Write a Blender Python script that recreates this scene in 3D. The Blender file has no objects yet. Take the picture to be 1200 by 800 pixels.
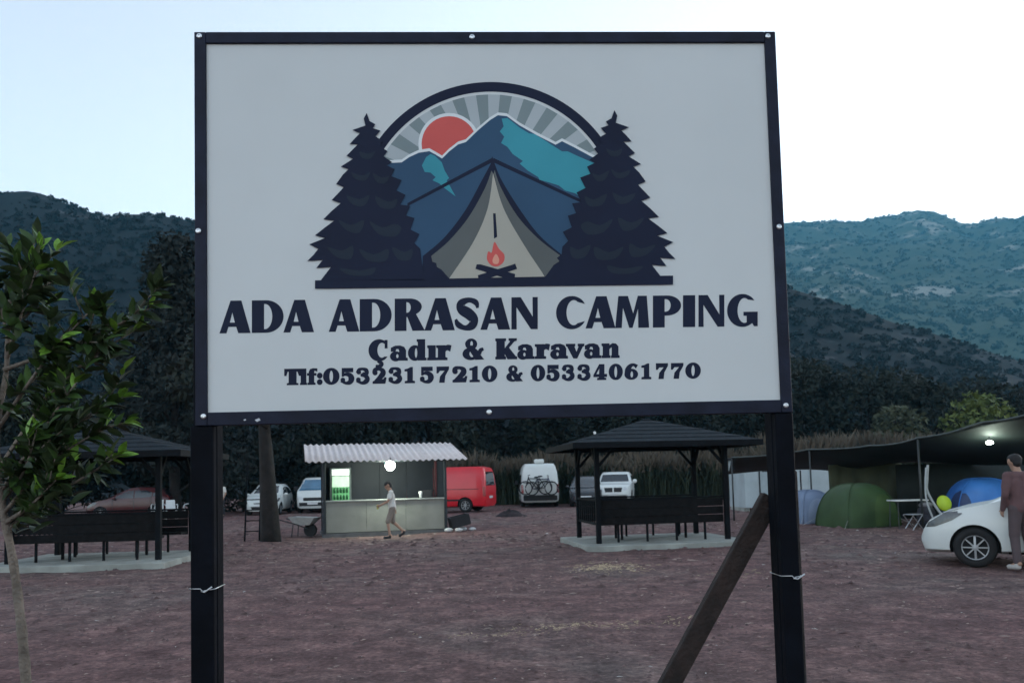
import bpy, bmesh, math, random
import numpy as np
from mathutils import Vector, Matrix, Euler
from mathutils.bvhtree import BVHTree
from mathutils.geometry import tessellate_polygon
from mathutils import noise as mnoise
R = math.radians
random.seed(7)
rng = np.random.default_rng(11)
scene = bpy.context.scene
COL = scene.collection

# ------------------------------------------------------------------ camera
cam_d = bpy.data.cameras.new('camera')
cam = bpy.data.objects.new('camera', cam_d)
COL.objects.link(cam)
scene.camera = cam
cam_d.sensor_width = 36.0
cam_d.lens = 36.0 * 950 / 1200
cam_d.shift_y = 96 / 1200
cam_d.clip_start = 0.05
cam_d.clip_end = 6000
cam_d.dof.use_dof = True
cam_d.dof.focus_distance = 3.4
cam_d.dof.aperture_fstop = 7.0
th, ph = math.atan(64 / 950.0), 0.025
cam.matrix_world = (Matrix.Translation((0, 0, 1.5)) @ Matrix.Rotation(math.pi / 2 + th, 4, 'X') @ Matrix.Rotation(-ph, 4, 'Z'))

# ------------------------------------------------------------------ sky, sun, exposure
SUN_EL, SUN_AZ = 7.0, 50.0          # azimuth from +Y towards +X: low, behind the far ridge
world = bpy.data.worlds.new('World')
scene.world = world
world.use_nodes = True
nt = world.node_tree
bg = nt.nodes['Background']
sky = nt.nodes.new('ShaderNodeTexSky')
sky.sky_type = 'NISHITA'
sky.sun_disc = False
sky.sun_elevation = R(SUN_EL)
sky.sun_rotation = R(SUN_AZ)
sky.altitude = 0
sky.air_density = 1.0
sky.dust_density = 0.35
sky.ozone_density = 3.0
hs = nt.nodes.new('ShaderNodeHueSaturation')
hs.inputs['Saturation'].default_value = 0.31
nt.links.new(sky.outputs[0], hs.inputs['Color'])
nt.links.new(hs.outputs[0], bg.inputs['Color'])
bg.inputs['Strength'].default_value = 0.12
sun_d = bpy.data.lights.new('sun', 'SUN')
sun_d.energy = 0.5
sun_d.angle = R(20)
sun_d.color = (1.0, 0.93, 0.86)
sun = bpy.data.objects.new('sun', sun_d)
COL.objects.link(sun)
sun.rotation_euler = Vector((-math.sin(R(SUN_AZ)) * math.cos(R(SUN_EL)), -math.cos(R(SUN_AZ)) * math.cos(R(SUN_EL)), -math.sin(R(SUN_EL)))).to_track_quat('-Z', 'Y').to_euler()
vs = scene.view_settings
vs.view_transform = 'Standard'
vs.look = 'None'
vs.exposure = 2.42
vs.gamma = 1.0
vs.use_curve_mapping = False

# ------------------------------------------------------------------ helpers
MATS = {}
def mat(name, col, rough=0.7, var=0.15, scale=8.0, bump=0.0, metal=0.0, spec=0.4, emit=None, estr=0.0, alpha=1.0, trans=0.0, col2=None, detail=5.0, coords='Object', bscale=None):
    """Principled material with procedural colour variation and fine relief."""
    if name in MATS: return MATS[name]
    m = bpy.data.materials.new(name); m.use_nodes = True
    n = m.node_tree; L = n.links; p = n.nodes['Principled BSDF']
    tc = n.nodes.new('ShaderNodeTexCoord')
    nz = n.nodes.new('ShaderNodeTexNoise'); nz.inputs['Scale'].default_value = scale; nz.inputs['Detail'].default_value = detail
    L.new(tc.outputs[coords], nz.inputs['Vector'])
    cr = n.nodes.new('ShaderNodeValToRGB')
    c = Vector(col[:3]); d = Vector(col2[:3]) if col2 else c * (1 + var)
    a = c * (1 - var)
    cr.color_ramp.elements[0].position = 0.32; cr.color_ramp.elements[1].position = 0.68
    cr.color_ramp.elements[0].color = (*a, 1); cr.color_ramp.elements[1].color = (*d, 1)
    L.new(nz.outputs['Fac'], cr.inputs['Fac']); L.new(cr.outputs[0], p.inputs['Base Color'])
    p.inputs['Roughness'].default_value = rough; p.inputs['Metallic'].default_value = metal
    p.inputs['Specular IOR Level'].default_value = spec
    if trans: p.inputs['Transmission Weight'].default_value = trans
    if alpha < 1: p.inputs['Alpha'].default_value = alpha
    if emit:
        p.inputs['Emission Color'].default_value = (*emit, 1); p.inputs['Emission Strength'].default_value = estr
    if bump:
        nb = n.nodes.new('ShaderNodeTexNoise'); nb.inputs['Scale'].default_value = bscale or scale * 4; nb.inputs['Detail'].default_value = 6
        L.new(tc.outputs[coords], nb.inputs['Vector'])
        b = n.nodes.new('ShaderNodeBump'); b.inputs['Strength'].default_value = bump; b.inputs['Distance'].default_value = 0.02
        L.new(nb.outputs['Fac'], b.inputs['Height']); L.new(b.outputs[0], p.inputs['Normal'])
    MATS[name] = m
    return m

def tag(o, label=None, cat=None, group=None, kind=None):
    if label: o['label'] = label
    if cat: o['category'] = cat
    if group: o['group'] = group
    if kind: o['kind'] = kind
    return o

def empty(name, loc=(0, 0, 0), rz=0.0, label=None, cat=None, group=None):
    o = bpy.data.objects.new(name, None); COL.objects.link(o)
    o.empty_display_size = 0.2
    o.location = loc; o.rotation_euler = (0, 0, rz)
    return tag(o, label, cat, group)

def link_mesh(name, me, m=None, parent=None, smooth=False):
    if m is not None:
        for x in (m if isinstance(m, (list, tuple)) else [m]): me.materials.append(x)
    if smooth: me.polygons.foreach_set('use_smooth', [True] * len(me.polygons))
    o = bpy.data.objects.new(name, me); COL.objects.link(o)
    if parent: o.parent = parent
    return o

class MB:
    """Collects simple shapes into one mesh."""
    def __init__(s): s.v = []; s.f = []; s.mi = []
    def add(s, vs, fs, mi=0):
        k = len(s.v); s.v += [tuple(v) for v in vs]; s.f += [tuple(i + k for i in f) for f in fs]; s.mi += [mi] * len(fs); return s
    def box(s, x0, x1, y0, y1, z0, z1, M=None, mi=0):
        vs = [Vector((x, y, z)) for x in (x0, x1) for y in (y0, y1) for z in (z0, z1)]
        if M is not None: vs = [M @ v for v in vs]
        return s.add(vs, [(0, 1, 3, 2), (4, 6, 7, 5), (0, 4, 5, 1), (2, 3, 7, 6), (0, 2, 6, 4), (1, 5, 7, 3)], mi)
    def bar(s, a, b, w, d=None, up=(0, 0, 1), mi=0):
        """rectangular bar from a to b"""
        a = Vector(a); b = Vector(b); d = d or w; z = (b - a).normalized()
        u = Vector(up)
        if abs(z.dot(u)) > 0.95: u = Vector((0, 1, 0))
        x = z.cross(u).normalized(); y = x.cross(z).normalized()
        vs = []
        for p in (a, b):
            for i, j in ((-1, -1), (1, -1), (1, 1), (-1, 1)): vs.append(p + x * (w / 2 * i) + y * (d / 2 * j))
        return s.add(vs, [(3, 2, 1, 0), (4, 5, 6, 7), (0, 1, 5, 4), (1, 2, 6, 5), (2, 3, 7, 6), (3, 0, 4, 7)], mi)
    def tube(s, pts, rad, n=8, closed=False, mi=0):
        pts = [Vector(p) for p in pts]; N = len(pts)
        rs = rad if isinstance(rad, (list, tuple)) else [rad] * N
        vs = []; fs = []; px = None
        for i, p in enumerate(pts):
            if closed: t = (pts[(i + 1) % N] - pts[i - 1]).normalized()
            else: t = (pts[min(i + 1, N - 1)] - pts[max(i - 1, 0)]).normalized()
            if px is None:
                u = Vector((0, 0, 1)) if abs(t.z) < 0.9 else Vector((1, 0, 0))
                px = t.cross(u).normalized()
            else: px = (px - t * px.dot(t)).normalized()
            py = t.cross(px)
            for k in range(n):
                a = 2 * math.pi * k / n; vs.append(p + (px * math.cos(a) + py * math.sin(a)) * rs[i])
        M = N if closed else N - 1
        for i in range(M):
            for k in range(n):
                a = i * n + k; b = i * n + (k + 1) % n; j = ((i + 1) % N) * n
                fs.append((a, b, j + (k + 1) % n, j + k))
        if not closed:
            fs.append(tuple(range(n - 1, -1, -1))); fs.append(tuple((N - 1) * n + k for k in range(n)))
        return s.add(vs, fs, mi)
    def lathe(s, prof, n=24, M=None, mi=0):
        """prof: (radius, height) pairs turned about z"""
        vs = []; fs = []
        for r_, h in prof:
            for k in range(n):
                a = 2 * math.pi * k / n; v = Vector((r_ * math.cos(a), r_ * math.sin(a), h)); vs.append(M @ v if M is not None else v)
        for i in range(len(prof) - 1):
            for k in range(n): fs.append((i * n + k, i * n + (k + 1) % n, (i + 1) * n + (k + 1) % n, (i + 1) * n + k))
        fs.append(tuple(range(n - 1, -1, -1))); fs.append(tuple((len(prof) - 1) * n + k for k in range(n)))
        return s.add(vs, fs, mi)
    def ball(s, c, r, n=10, sq=(1, 1, 1), mi=0):
        vs = []; fs = []
        for i in range(n + 1):
            t = math.pi * (0.02 + 0.96 * i / n)
            for k in range(2 * n):
                a = math.pi * k / n
                vs.append((c[0] + r * sq[0] * math.sin(t) * math.cos(a), c[1] + r * sq[1] * math.sin(t) * math.sin(a), c[2] + r * sq[2] * math.cos(t)))
        for i in range(n):
            for k in range(2 * n): fs.append((i * 2 * n + k, (i + 1) * 2 * n + k, (i + 1) * 2 * n + (k + 1) % (2 * n), i * 2 * n + (k + 1) % (2 * n)))
        fs.append(tuple(range(2 * n))); fs.append(tuple(n * 2 * n + k for k in range(2 * n - 1, -1, -1)))
        return s.add(vs, fs, mi)
    def mesh(s, name='mesh'):
        me = bpy.data.meshes.new(name); me.from_pydata(s.v, [], s.f); me.update()
        if any(s.mi): me.polygons.foreach_set('material_index', s.mi)
        return me
    def build(s, name, m=None, parent=None, smooth=False, bevel=0.0):
        me = s.mesh(name)
        if bevel:
            bm = bmesh.new(); bm.from_mesh(me)
            bmesh.ops.bevel(bm, geom=list(bm.edges), offset=bevel, segments=1, affect='EDGES', profile=0.5)
            bm.to_mesh(me); bm.free()
        return link_mesh(name, me, m, parent, smooth)

def np_mesh(name, V, F, m=None, parent=None, smooth=False, mi=None):
    V = np.ascontiguousarray(V, dtype=np.float32); F = np.ascontiguousarray(F, dtype=np.int32)
    me = bpy.data.meshes.new(name); k = F.shape[1]
    me.vertices.add(len(V)); me.vertices.foreach_set('co', V.ravel())
    me.loops.add(F.size); me.loops.foreach_set('vertex_index', F.ravel())
    me.polygons.add(len(F)); me.polygons.foreach_set('loop_start', np.arange(0, F.size, k, dtype=np.int32))
    me.update(calc_edges=True)
    o = link_mesh(name, me, m, parent, smooth)
    if mi is not None: me.polygons.foreach_set('material_index', np.asarray(mi, dtype=np.int32))
    return o

def copy_tree(o, parent=None):
    c = o.copy(); COL.objects.link(c)
    if parent: c.parent = parent
    for ch in list(o.children): copy_tree(ch, c)
    return c

def evaluated_mesh(o, name):
    bpy.context.view_layer.update(); dg = bpy.context.evaluated_depsgraph_get(); dg.update()
    return bpy.data.meshes.new_from_object(o.evaluated_get(dg), depsgraph=dg)

def catmull(pts, n=6, closed=False):
    pts = [Vector(p) for p in pts]; N = len(pts); out = []
    for i in range(N if closed else N - 1):
        if closed: a, b, c, d = pts[i - 1], pts[i], pts[(i + 1) % N], pts[(i + 2) % N]
        else: a, b, c, d = pts[max(i - 1, 0)], pts[i], pts[i + 1], pts[min(i + 2, N - 1)]
        for k in range(n):
            t = k / n
            out.append(0.5 * ((2 * b) + (c - a) * t + (2 * a - 5 * b + 4 * c - d) * t * t + (3 * b - a - 3 * c + d) * t ** 3))
    if not closed: out.append(pts[-1])
    return out

def gz(x, y):
    """height of the camp ground"""
    return -0.16 * math.exp(-((x + 4.2) ** 2 / 40 + (y - 25.0) ** 2 / 26))

# ------------------------------------------------------------------ ground
def ground_material():
    m = bpy.data.materials.new('trodden_soil'); m.use_nodes = True
    n = m.node_tree; L = n.links; p = n.nodes['Principled BSDF']
    tc = n.nodes.new('ShaderNodeTexCoord')
    def noise(sc, det=6, rough=0.6):
        z = n.nodes.new('ShaderNodeTexNoise'); z.inputs['Scale'].default_value = sc; z.inputs['Detail'].default_value = det; z.inputs['Roughness'].default_value = rough
        L.new(tc.outputs['Object'], z.inputs['Vector']); return z
    def ramp(src, stops):
        r_ = n.nodes.new('ShaderNodeValToRGB'); e = r_.color_ramp.elements
        while len(e) < len(stops): e.new(0.5)
        for el, (po, c) in zip(e, stops): el.position = po; el.color = (*c, 1)
        L.new(src, r_.inputs['Fac']); return r_
    def mix(f, a, b, mode='MIX'):
        x = n.nodes.new('ShaderNodeMix'); x.data_type = 'RGBA'; x.blend_type = mode
        if isinstance(f, float): x.inputs['Factor'].default_value = f
        else: L.new(f, x.inputs['Factor'])
        L.new(a, x.inputs['A']); L.new(b, x.inputs['B']); return x.outputs['Result']
    base = ramp(noise(0.22, 5).outputs['Fac'], [(0.34, (0.195, 0.115, 0.115)), (0.52, (0.205, 0.135, 0.130)), (0.7, (0.195, 0.168, 0.158))])
    mid = ramp(noise(2.3, 8, 0.7).outputs['Fac'], [(0.3, (0.42, 0.40, 0.42)), (0.5, (0.82, 0.8, 0.8)), (0.68, (1.45, 1.38, 1.34))])
    fine = ramp(noise(19, 8, 0.72).outputs['Fac'], [(0.33, (0.4, 0.38, 0.38)), (0.55, (0.95, 0.93, 0.92)), (0.72, (1.7, 1.6, 1.5))])
    c = mix(1.0, base.outputs[0], mid.outputs[0], 'MULTIPLY')
    c = mix(0.9, c, fine.outputs[0], 'MULTIPLY')
    dry = n.nodes.new('ShaderNodeRGB'); dry.outputs[0].default_value = (0.25, 0.195, 0.16, 1)
    d = ramp(noise(0.9, 9, 0.75).outputs['Fac'], [(0.60, (0, 0, 0)), (0.78, (0.55, 0.55, 0.55))])
    c = mix(d.outputs[0], c, dry.outputs[0])
    L.new(c, p.inputs['Base Color'])
    p.inputs['Roughness'].default_value = 0.95; p.inputs['Specular IOR Level'].default_value = 0.15
    b = n.nodes.new('ShaderNodeBump'); b.inputs['Strength'].default_value = 0.9; b.inputs['Distance'].default_value = 0.05
    L.new(noise(9, 9, 0.7).outputs['Fac'], b.inputs['Height']); L.new(b.outputs[0], p.inputs['Normal'])
    return m
soil = ground_material()

def uneven(x, y):
    return 0.035 * mnoise.noise((x * 0.45, y * 0.45, 3.1)) + 0.022 * mnoise.noise((x * 1.7, y * 1.7, 7.7)) + 0.014 * mnoise.noise((x * 4.5, y * 4.5, 1.3))
xs = np.concatenate([np.linspace(-2900, -60, 8), np.linspace(-50, -16, 24)[:-1], np.linspace(-16, 16, 260), np.linspace(16, 50, 24)[1:], np.linspace(60, 2900, 8)])
ys = np.concatenate([np.linspace(-700, -20, 5), np.linspace(-12, 4, 20), np.geomspace(4.2, 60, 300), np.geomspace(66, 2900, 20)])
V = np.zeros((len(ys), len(xs), 3))
for j, y in enumerate(ys):
    for i, x in enumerate(xs):
        near = abs(x) < 50 and -12 < y < 60
        V[j, i] = (x, y, gz(x, y) + (uneven(x, y) - 0.01 if near else 0))
nx = len(xs); I = np.arange(len(ys) * nx).reshape(len(ys), nx)
F = np.stack([I[:-1, :-1], I[:-1, 1:], I[1:, 1:], I[1:, :-1]], -1).reshape(-1, 4)
ground = np_mesh('ground', V.reshape(-1, 3), F, soil, smooth=True)
tag(ground, 'bare trodden brown soil of the camp yard', kind='structure')

# loose clods, dead leaves and straw on the soil
def scatter_chips(name, n, area, size, m, label, flat=0.4, dens=None):
    x0, x1, y0, y1 = area
    t = rng.random(n); y = y0 * (y1 / y0) ** t; half = (y * 0.68 + 1.5)
    x = np.clip((rng.random(n) * 2 - 1) * half, x0, x1)
    if dens is not None: x, y = dens(n)
    s = size * (0.4 + 1.2 * rng.random(n) ** 2) * np.clip(y / 9, 0.6, 2.2)
    a = rng.random(n) * 6.283; el = 1.0 + 1.6 * rng.random(n)
    base = np.array([(-1, 0, 0), (0, -.5, .1), (1, 0, .05), (0, .5, 0), (0.1, 0, 1.0)])
    Vv = np.repeat(base[None], n, 0) + (rng.random((n, 5, 3)) - .5) * 0.5
    Vv[:, :, 0] *= (s * el)[:, None]; Vv[:, :, 1] *= s[:, None]; Vv[:, :, 2] *= (s * flat)[:, None]
    c, sn = np.cos(a)[:, None], np.sin(a)[:, None]
    X = Vv[:, :, 0] * c - Vv[:, :, 1] * sn; Y = Vv[:, :, 0] * sn + Vv[:, :, 1] * c
    z = np.array([gz(p, q) + uneven(p, q) - 0.012 for p, q in zip(x, y)])
    W = np.stack([X + x[:, None], Y + y[:, None], Vv[:, :, 2] + z[:, None]], -1).reshape(-1, 3)
    k = (np.arange(n) * 5)[:, None]
    Fc = np.concatenate([k + np.array([[0, 1, 4]]), k + np.array([[1, 2, 4]]), k + np.array([[2, 3, 4]]), k + np.array([[3, 0, 4]])], 0)
    o = np_mesh(name, W, Fc, m)
    return tag(o, label, kind='stuff')
scatter_chips('clods', 11000, (-22, 22, 4.5, 45), 0.021, mat('clod_soil', (0.125, 0.080, 0.077), 0.95, 0.45, 3), 'small dark clods of soil strewn over the yard', 0.9)
scatter_chips('dead_leaves', 5200, (-22, 22, 4.5, 40), 0.020, mat('dead_leaf', (0.27, 0.20, 0.17), 0.9, 0.5, 1.2), 'pale dead leaves and chips scattered on the soil', 0.35)
scatter_chips('pale_scraps', 170, (-16, 16, 5, 34), 0.015, mat('pale_scrap', (0.42, 0.40, 0.38), 0.8, 0.3, 2), 'pale scraps and stones lying on the soil', 0.5)
def straw_spot(cx, cy, rx, ry, n, rot=0.0):
    def f(_):
        u = rng.normal(size=n) * rx; v = rng.normal(size=n) * ry
        return cx + u * math.cos(rot) - v * math.sin(rot), cy + u * math.sin(rot) + v * math.cos(rot)
    return f
straw = mat('straw', (0.38, 0.29, 0.175), 0.85, 0.35, 2)
for spot in (straw_spot(1.55, 13.5, 0.30, 0.30, 620), straw_spot(0.75, 8.45, 0.62, 0.10, 620, 0.12), straw_spot(-0.2, 8.1, 0.3, 0.06, 160), straw_spot(3.3, 12.2, 0.4, 0.3, 70)):
    scatter_chips('straw', len(spot(0)[0]), (-20, 20, 4, 40), 0.017, straw, 'thin yellow straw trampled into the soil', 0.25, spot)

# ------------------------------------------------------------------ hills
def hill_material(name, a, b, rock, thr, sc):
    m = bpy.data.materials.new(name); m.use_nodes = True
    n = m.node_tree; L = n.links; p = n.nodes['Principled BSDF']
    tc = n.nodes.new('ShaderNodeTexCoord')
    def nz(s_, d=8):
        z = n.nodes.new('ShaderNodeTexNoise'); z.inputs['Scale'].default_value = s_; z.inputs['Detail'].default_value = d; z.inputs['Roughness'].default_value = 0.65
        L.new(tc.outputs['Object'], z.inputs['Vector']); return z
    r1 = n.nodes.new('ShaderNodeValToRGB'); r1.color_ramp.elements[0].position = .35; r1.color_ramp.elements[1].position = .65
    r1.color_ramp.elements[0].color = (*a, 1); r1.color_ramp.elements[1].color = (*b, 1)
    L.new(nz(sc).outputs['Fac'], r1.inputs['Fac'])
    r2 = n.nodes.new('ShaderNodeValToRGB'); r2.color_ramp.elements[0].position = thr; r2.color_ramp.elements[1].position = thr + .08
    L.new(nz(sc * 0.7, 10).outputs['Fac'], r2.inputs['Fac'])
    x = n.nodes.new('ShaderNodeMix'); x.data_type = 'RGBA'
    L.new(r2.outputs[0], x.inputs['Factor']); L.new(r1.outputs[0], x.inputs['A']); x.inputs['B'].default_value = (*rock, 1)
    L.new(x.outputs['Result'], p.inputs['Base Color']); p.inputs['Roughness'].default_value = 0.95; p.inputs['Specular IOR Level'].default_value = 0.1
    return m

def fbm(x, y, s, o=4):
    return sum(mnoise.noise((x * s * 2 ** k, y * s * 2 ** k, 2.0 + k)) / 2 ** k for k in range(o))

def hill(name, ridge, y_foot, m, label, nx=220, ny=60, rough=6.0, back=1.6, shape=1.15, z_foot=-1.0, fs=0.012):
    """ridge: world points of the crest; the slope runs from the foot (towards the yard) up to it and down behind it"""
    rid = catmull(ridge, 12); P = np.array([tuple(v) for v in rid]); seg = np.r_[0, np.cumsum(np.linalg.norm(np.diff(P[:, :2], axis=0), axis=1))]
    Vv = np.zeros((ny, nx, 3))
    for i in range(nx):
        t = seg[-1] * i / (nx - 1); c = np.array([np.interp(t, seg, P[:, k]) for k in range(3)])
        foot = np.array([c[0] * y_foot / c[1], y_foot, z_foot])
        for j in range(ny):
            q = j / (ny - 1) * back
            if q <= 1: p = foot + (c - foot) * np.array([q, q, q ** shape])
            else: p = c + (c - foot) * np.array([q - 1, q - 1, -(q - 1) * 1.1])
            w = min(1, 3 * q) * (0.55 if 0.9 < q < 1.1 else 1)
            p[2] += rough * w * fbm(p[0], p[1], fs, 5)
            Vv[j, i] = p
    II = np.arange(nx * ny).reshape(ny, nx)
    Fh = np.stack([II[:-1, :-1], II[:-1, 1:], II[1:, 1:], II[1:, :-1]], -1).reshape(-1, 4)
    o = np_mesh(name, Vv.reshape(-1, 3), Fh, m, smooth=True)
    return tag(o, label, kind='structure'), Vv

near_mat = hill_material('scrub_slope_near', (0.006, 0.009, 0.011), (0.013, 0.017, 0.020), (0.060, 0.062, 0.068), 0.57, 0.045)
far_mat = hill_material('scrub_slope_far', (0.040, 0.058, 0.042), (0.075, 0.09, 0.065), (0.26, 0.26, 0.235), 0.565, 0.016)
ridge_near = [(-620, 450, 150), (-440, 450, 176), (-330, 450, 174), (-287, 450, 171.5), (-272, 450, 172), (-258, 450, 168), (-239, 450, 160), (-228, 450, 156), (-215, 450, 157), (-196, 450, 157), (-177, 450, 153), (-120, 445, 146), (-40, 435, 132), (50, 420, 112), (120, 405, 96), (145, 400, 91), (197, 400, 73), (255, 400, 53), (330, 400, 30), (420, 400, 8)]
ridge_far = [(-200, 900, 250), (0, 900, 262), (150, 900, 268), (250, 900, 272), (314, 900, 280.5), (345, 900, 283), (372, 900, 286), (402, 900, 283), (432, 900, 285), (470, 900, 287), (498, 900, 283), (522, 900, 277), (552, 900, 282), (584, 900, 284), (660, 900, 288), (800, 900, 280), (1100, 900, 240)]
ridge_near = [tuple(c * 0.75 for c in p) for p in ridge_near]
ridge_far = [tuple(c * 2.0 for c in p) for p in ridge_far]
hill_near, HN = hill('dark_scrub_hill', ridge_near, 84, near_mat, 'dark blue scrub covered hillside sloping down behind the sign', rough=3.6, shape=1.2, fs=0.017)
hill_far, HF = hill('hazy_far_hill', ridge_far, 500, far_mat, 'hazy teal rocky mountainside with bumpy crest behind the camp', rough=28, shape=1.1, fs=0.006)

# scrub on the slopes: thousands of rough clumps, too far off to count
def scrub(name, HV, n, r0, r1, m, label, per=36, t0=0.03, t1=0.66, ns=0.02):
    ny, nx_ = HV.shape[:2]
    j = (t0 + (t1 - t0) * rng.random(n)) * (ny - 2); i = rng.random(n) * (nx_ - 2)
    j0 = j.astype(int); i0 = i.astype(int); fj = (j - j0)[:, None]; fi = (i - i0)[:, None]
    c = (HV[j0, i0] * (1 - fj) + HV[j0 + 1, i0] * fj) * (1 - fi) + (HV[j0, i0 + 1] * (1 - fj) + HV[j0 + 1, i0 + 1] * fj) * fi
    keep = np.array([mnoise.noise((p[0] * ns, p[1] * ns, 9.0)) > -0.42 for p in c]); c = c[keep]; k = len(c)
    r = np.repeat(r0 + (r1 - r0) * rng.random(k) ** 2, per); c = np.repeat(c, per, 0); q = len(r)
    d = rng.normal(size=(q, 3)); d /= np.linalg.norm(d, axis=1)[:, None]; d[:, 2] = np.abs(d[:, 2]) * .9
    P = c + d * (r * (.45 + .6 * rng.random(q)))[:, None]
    a = rng.normal(size=(q, 3)) + np.array([0, 0, .4]); a /= np.linalg.norm(a, axis=1)[:, None]
    b = np.cross(a, rng.normal(size=(q, 3))); b /= np.linalg.norm(b, axis=1)[:, None]
    s = (r * (.26 + .22 * rng.random(q)))[:, None]
    W = np.stack([P - a * s, P + b * s * .6, P + a * s, P - b * s * .6], 1).reshape(-1, 3)
    return tag(np_mesh(name, W, np.arange(4 * q).reshape(q, 4), m), label, kind='stuff')
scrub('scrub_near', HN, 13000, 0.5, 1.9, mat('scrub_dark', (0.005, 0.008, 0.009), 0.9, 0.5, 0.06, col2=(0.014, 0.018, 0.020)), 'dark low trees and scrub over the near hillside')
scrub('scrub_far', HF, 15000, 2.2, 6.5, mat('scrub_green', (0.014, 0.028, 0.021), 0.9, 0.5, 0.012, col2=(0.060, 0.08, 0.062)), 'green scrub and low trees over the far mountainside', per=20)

# ------------------------------------------------------------------ trees
bark = mat('bark_dark', (0.016, 0.013, 0.012), 0.95, 0.4, 6, bump=0.7)
def leaf_cloud(centres, radii, n, size, flat=0.8, seed=1, droop=0.2):
    """n leaf-shaped faces spread through the volume of overlapping uneven clumps"""
    g = np.random.default_rng(seed); C_ = np.asarray(centres, float); r = np.asarray(radii, float)
    pr = r ** 2.2; idx = g.choice(len(C_), n, p=pr / pr.sum())
    d = g.normal(size=(n, 3)); d /= np.linalg.norm(d, axis=1)[:, None]
    q = r[idx] * (0.35 + 0.75 * g.random(n) ** 0.5)
    P = C_[idx] + d * q[:, None] * np.array([1, 1, flat])
    a = g.normal(size=(n, 3)) + d * 0.8; a[:, 2] -= droop; a /= np.linalg.norm(a, axis=1)[:, None]
    b = np.cross(a, g.normal(size=(n, 3))); b /= np.linalg.norm(b, axis=1)[:, None]
    s = (size * (0.6 + 0.8 * g.random(n)))[:, None]
    W = np.stack([P - a * s, P + b * s * 0.42 - a * s * .1, P + a * s, P - b * s * 0.42 - a * s * .1], 1).reshape(-1, 3)
    return W, np.arange(4 * n).reshape(n, 4)

def make_tree(name, label, loc, h, w, kind, leafm, seed, group, n=2600, size=0.3, trunk_r=0.16, cat='tree', base=0.18, lean=0.0):
    g = random.Random(seed)
    root = empty(name, (loc[0], loc[1], gz(loc[0], loc[1])), 0, label, cat, group)
    tb = MB()
    sp = catmull([(0, 0, -0.1), (0.04 * w * g.uniform(-1, 1), 0, h * .3), (0.06 * w * g.uniform(-1, 1) + lean * .5, 0.05 * w, h * .62), (lean, 0, h * .93)], 4)
    tb.tube(sp, [trunk_r * (1.25 - 1.15 * i / (len(sp) - 1)) for i in range(len(sp))], 7)
    cs = []; rs = []
    m = 26 if kind != 'bush' else 16
    for k in range(m):
        t = base + (1 - base) * (k + 0.5) / m; a = k * 2.4 + g.uniform(-.4, .4)
        if kind == 'cone': rad = w * .5 * (1 - (t - base) / (1 - base)) ** 0.75 * g.uniform(.5, 1.05)
        elif kind == 'bush': rad = w * .5 * math.sqrt(max(0.05, 1 - (t * 1.05) ** 2)) * g.uniform(.3, .9)
        else: rad = w * .5 * math.sin(math.pi * min(0.97, 0.12 + 0.86 * (t - base) / (1 - base))) ** 0.6 * g.uniform(.35, .95)
        z = h * (0.05 + 0.93 * t); p = (lean * t + rad * math.cos(a), rad * math.sin(a), z)
        cs.append(p); rs.append(w * g.uniform(.10, .19) + 0.02 * h)
        zt = max(h * 0.08, z - rad * 0.7); tb.tube([(lean * zt / h, 0, zt), ((p[0] + lean * zt / h) * .5, p[1] * .5, (z + zt) / 2 + .05 * h * .3), p], [trunk_r * .34, trunk_r * .2, .015], 5)
    tb.build('trunk', bark, root, True)
    W, Fl = leaf_cloud(cs, rs, n, size, 0.75, seed)
    np_mesh('crown', W, Fl, leafm, root)
    return root
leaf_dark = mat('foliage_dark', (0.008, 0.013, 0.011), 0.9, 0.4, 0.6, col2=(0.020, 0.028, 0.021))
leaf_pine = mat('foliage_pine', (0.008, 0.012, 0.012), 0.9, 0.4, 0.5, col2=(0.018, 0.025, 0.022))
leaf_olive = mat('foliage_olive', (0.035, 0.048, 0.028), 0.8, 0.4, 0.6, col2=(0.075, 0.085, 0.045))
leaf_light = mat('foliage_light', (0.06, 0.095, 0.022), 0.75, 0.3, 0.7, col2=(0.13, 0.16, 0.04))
dark_group = 'dark trees along the edge of the camp'
dk = 'dark leafy tree in the row behind the kiosk and parked vans'
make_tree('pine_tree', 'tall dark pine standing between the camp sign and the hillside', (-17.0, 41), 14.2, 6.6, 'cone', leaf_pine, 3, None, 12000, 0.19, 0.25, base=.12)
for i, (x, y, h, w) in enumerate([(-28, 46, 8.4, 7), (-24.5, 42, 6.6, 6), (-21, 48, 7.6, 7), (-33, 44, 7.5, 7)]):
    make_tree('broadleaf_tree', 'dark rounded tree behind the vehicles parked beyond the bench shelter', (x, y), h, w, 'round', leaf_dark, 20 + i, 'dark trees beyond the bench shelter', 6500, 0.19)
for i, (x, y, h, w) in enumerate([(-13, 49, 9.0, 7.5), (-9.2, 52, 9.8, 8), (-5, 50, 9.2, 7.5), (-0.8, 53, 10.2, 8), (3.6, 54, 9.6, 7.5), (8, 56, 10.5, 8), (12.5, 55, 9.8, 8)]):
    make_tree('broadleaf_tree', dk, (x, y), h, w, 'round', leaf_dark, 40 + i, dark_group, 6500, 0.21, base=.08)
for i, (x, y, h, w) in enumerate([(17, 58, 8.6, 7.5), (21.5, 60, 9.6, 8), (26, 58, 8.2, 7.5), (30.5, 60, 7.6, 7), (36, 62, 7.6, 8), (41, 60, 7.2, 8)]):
    make_tree('broadleaf_tree', 'dark tree rising behind the reeds and the shade canopy', (x, y), h, w, 'round', leaf_dark, 60 + i, 'dark trees behind the shade canopy', 6500, 0.21, base=.06)
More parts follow.
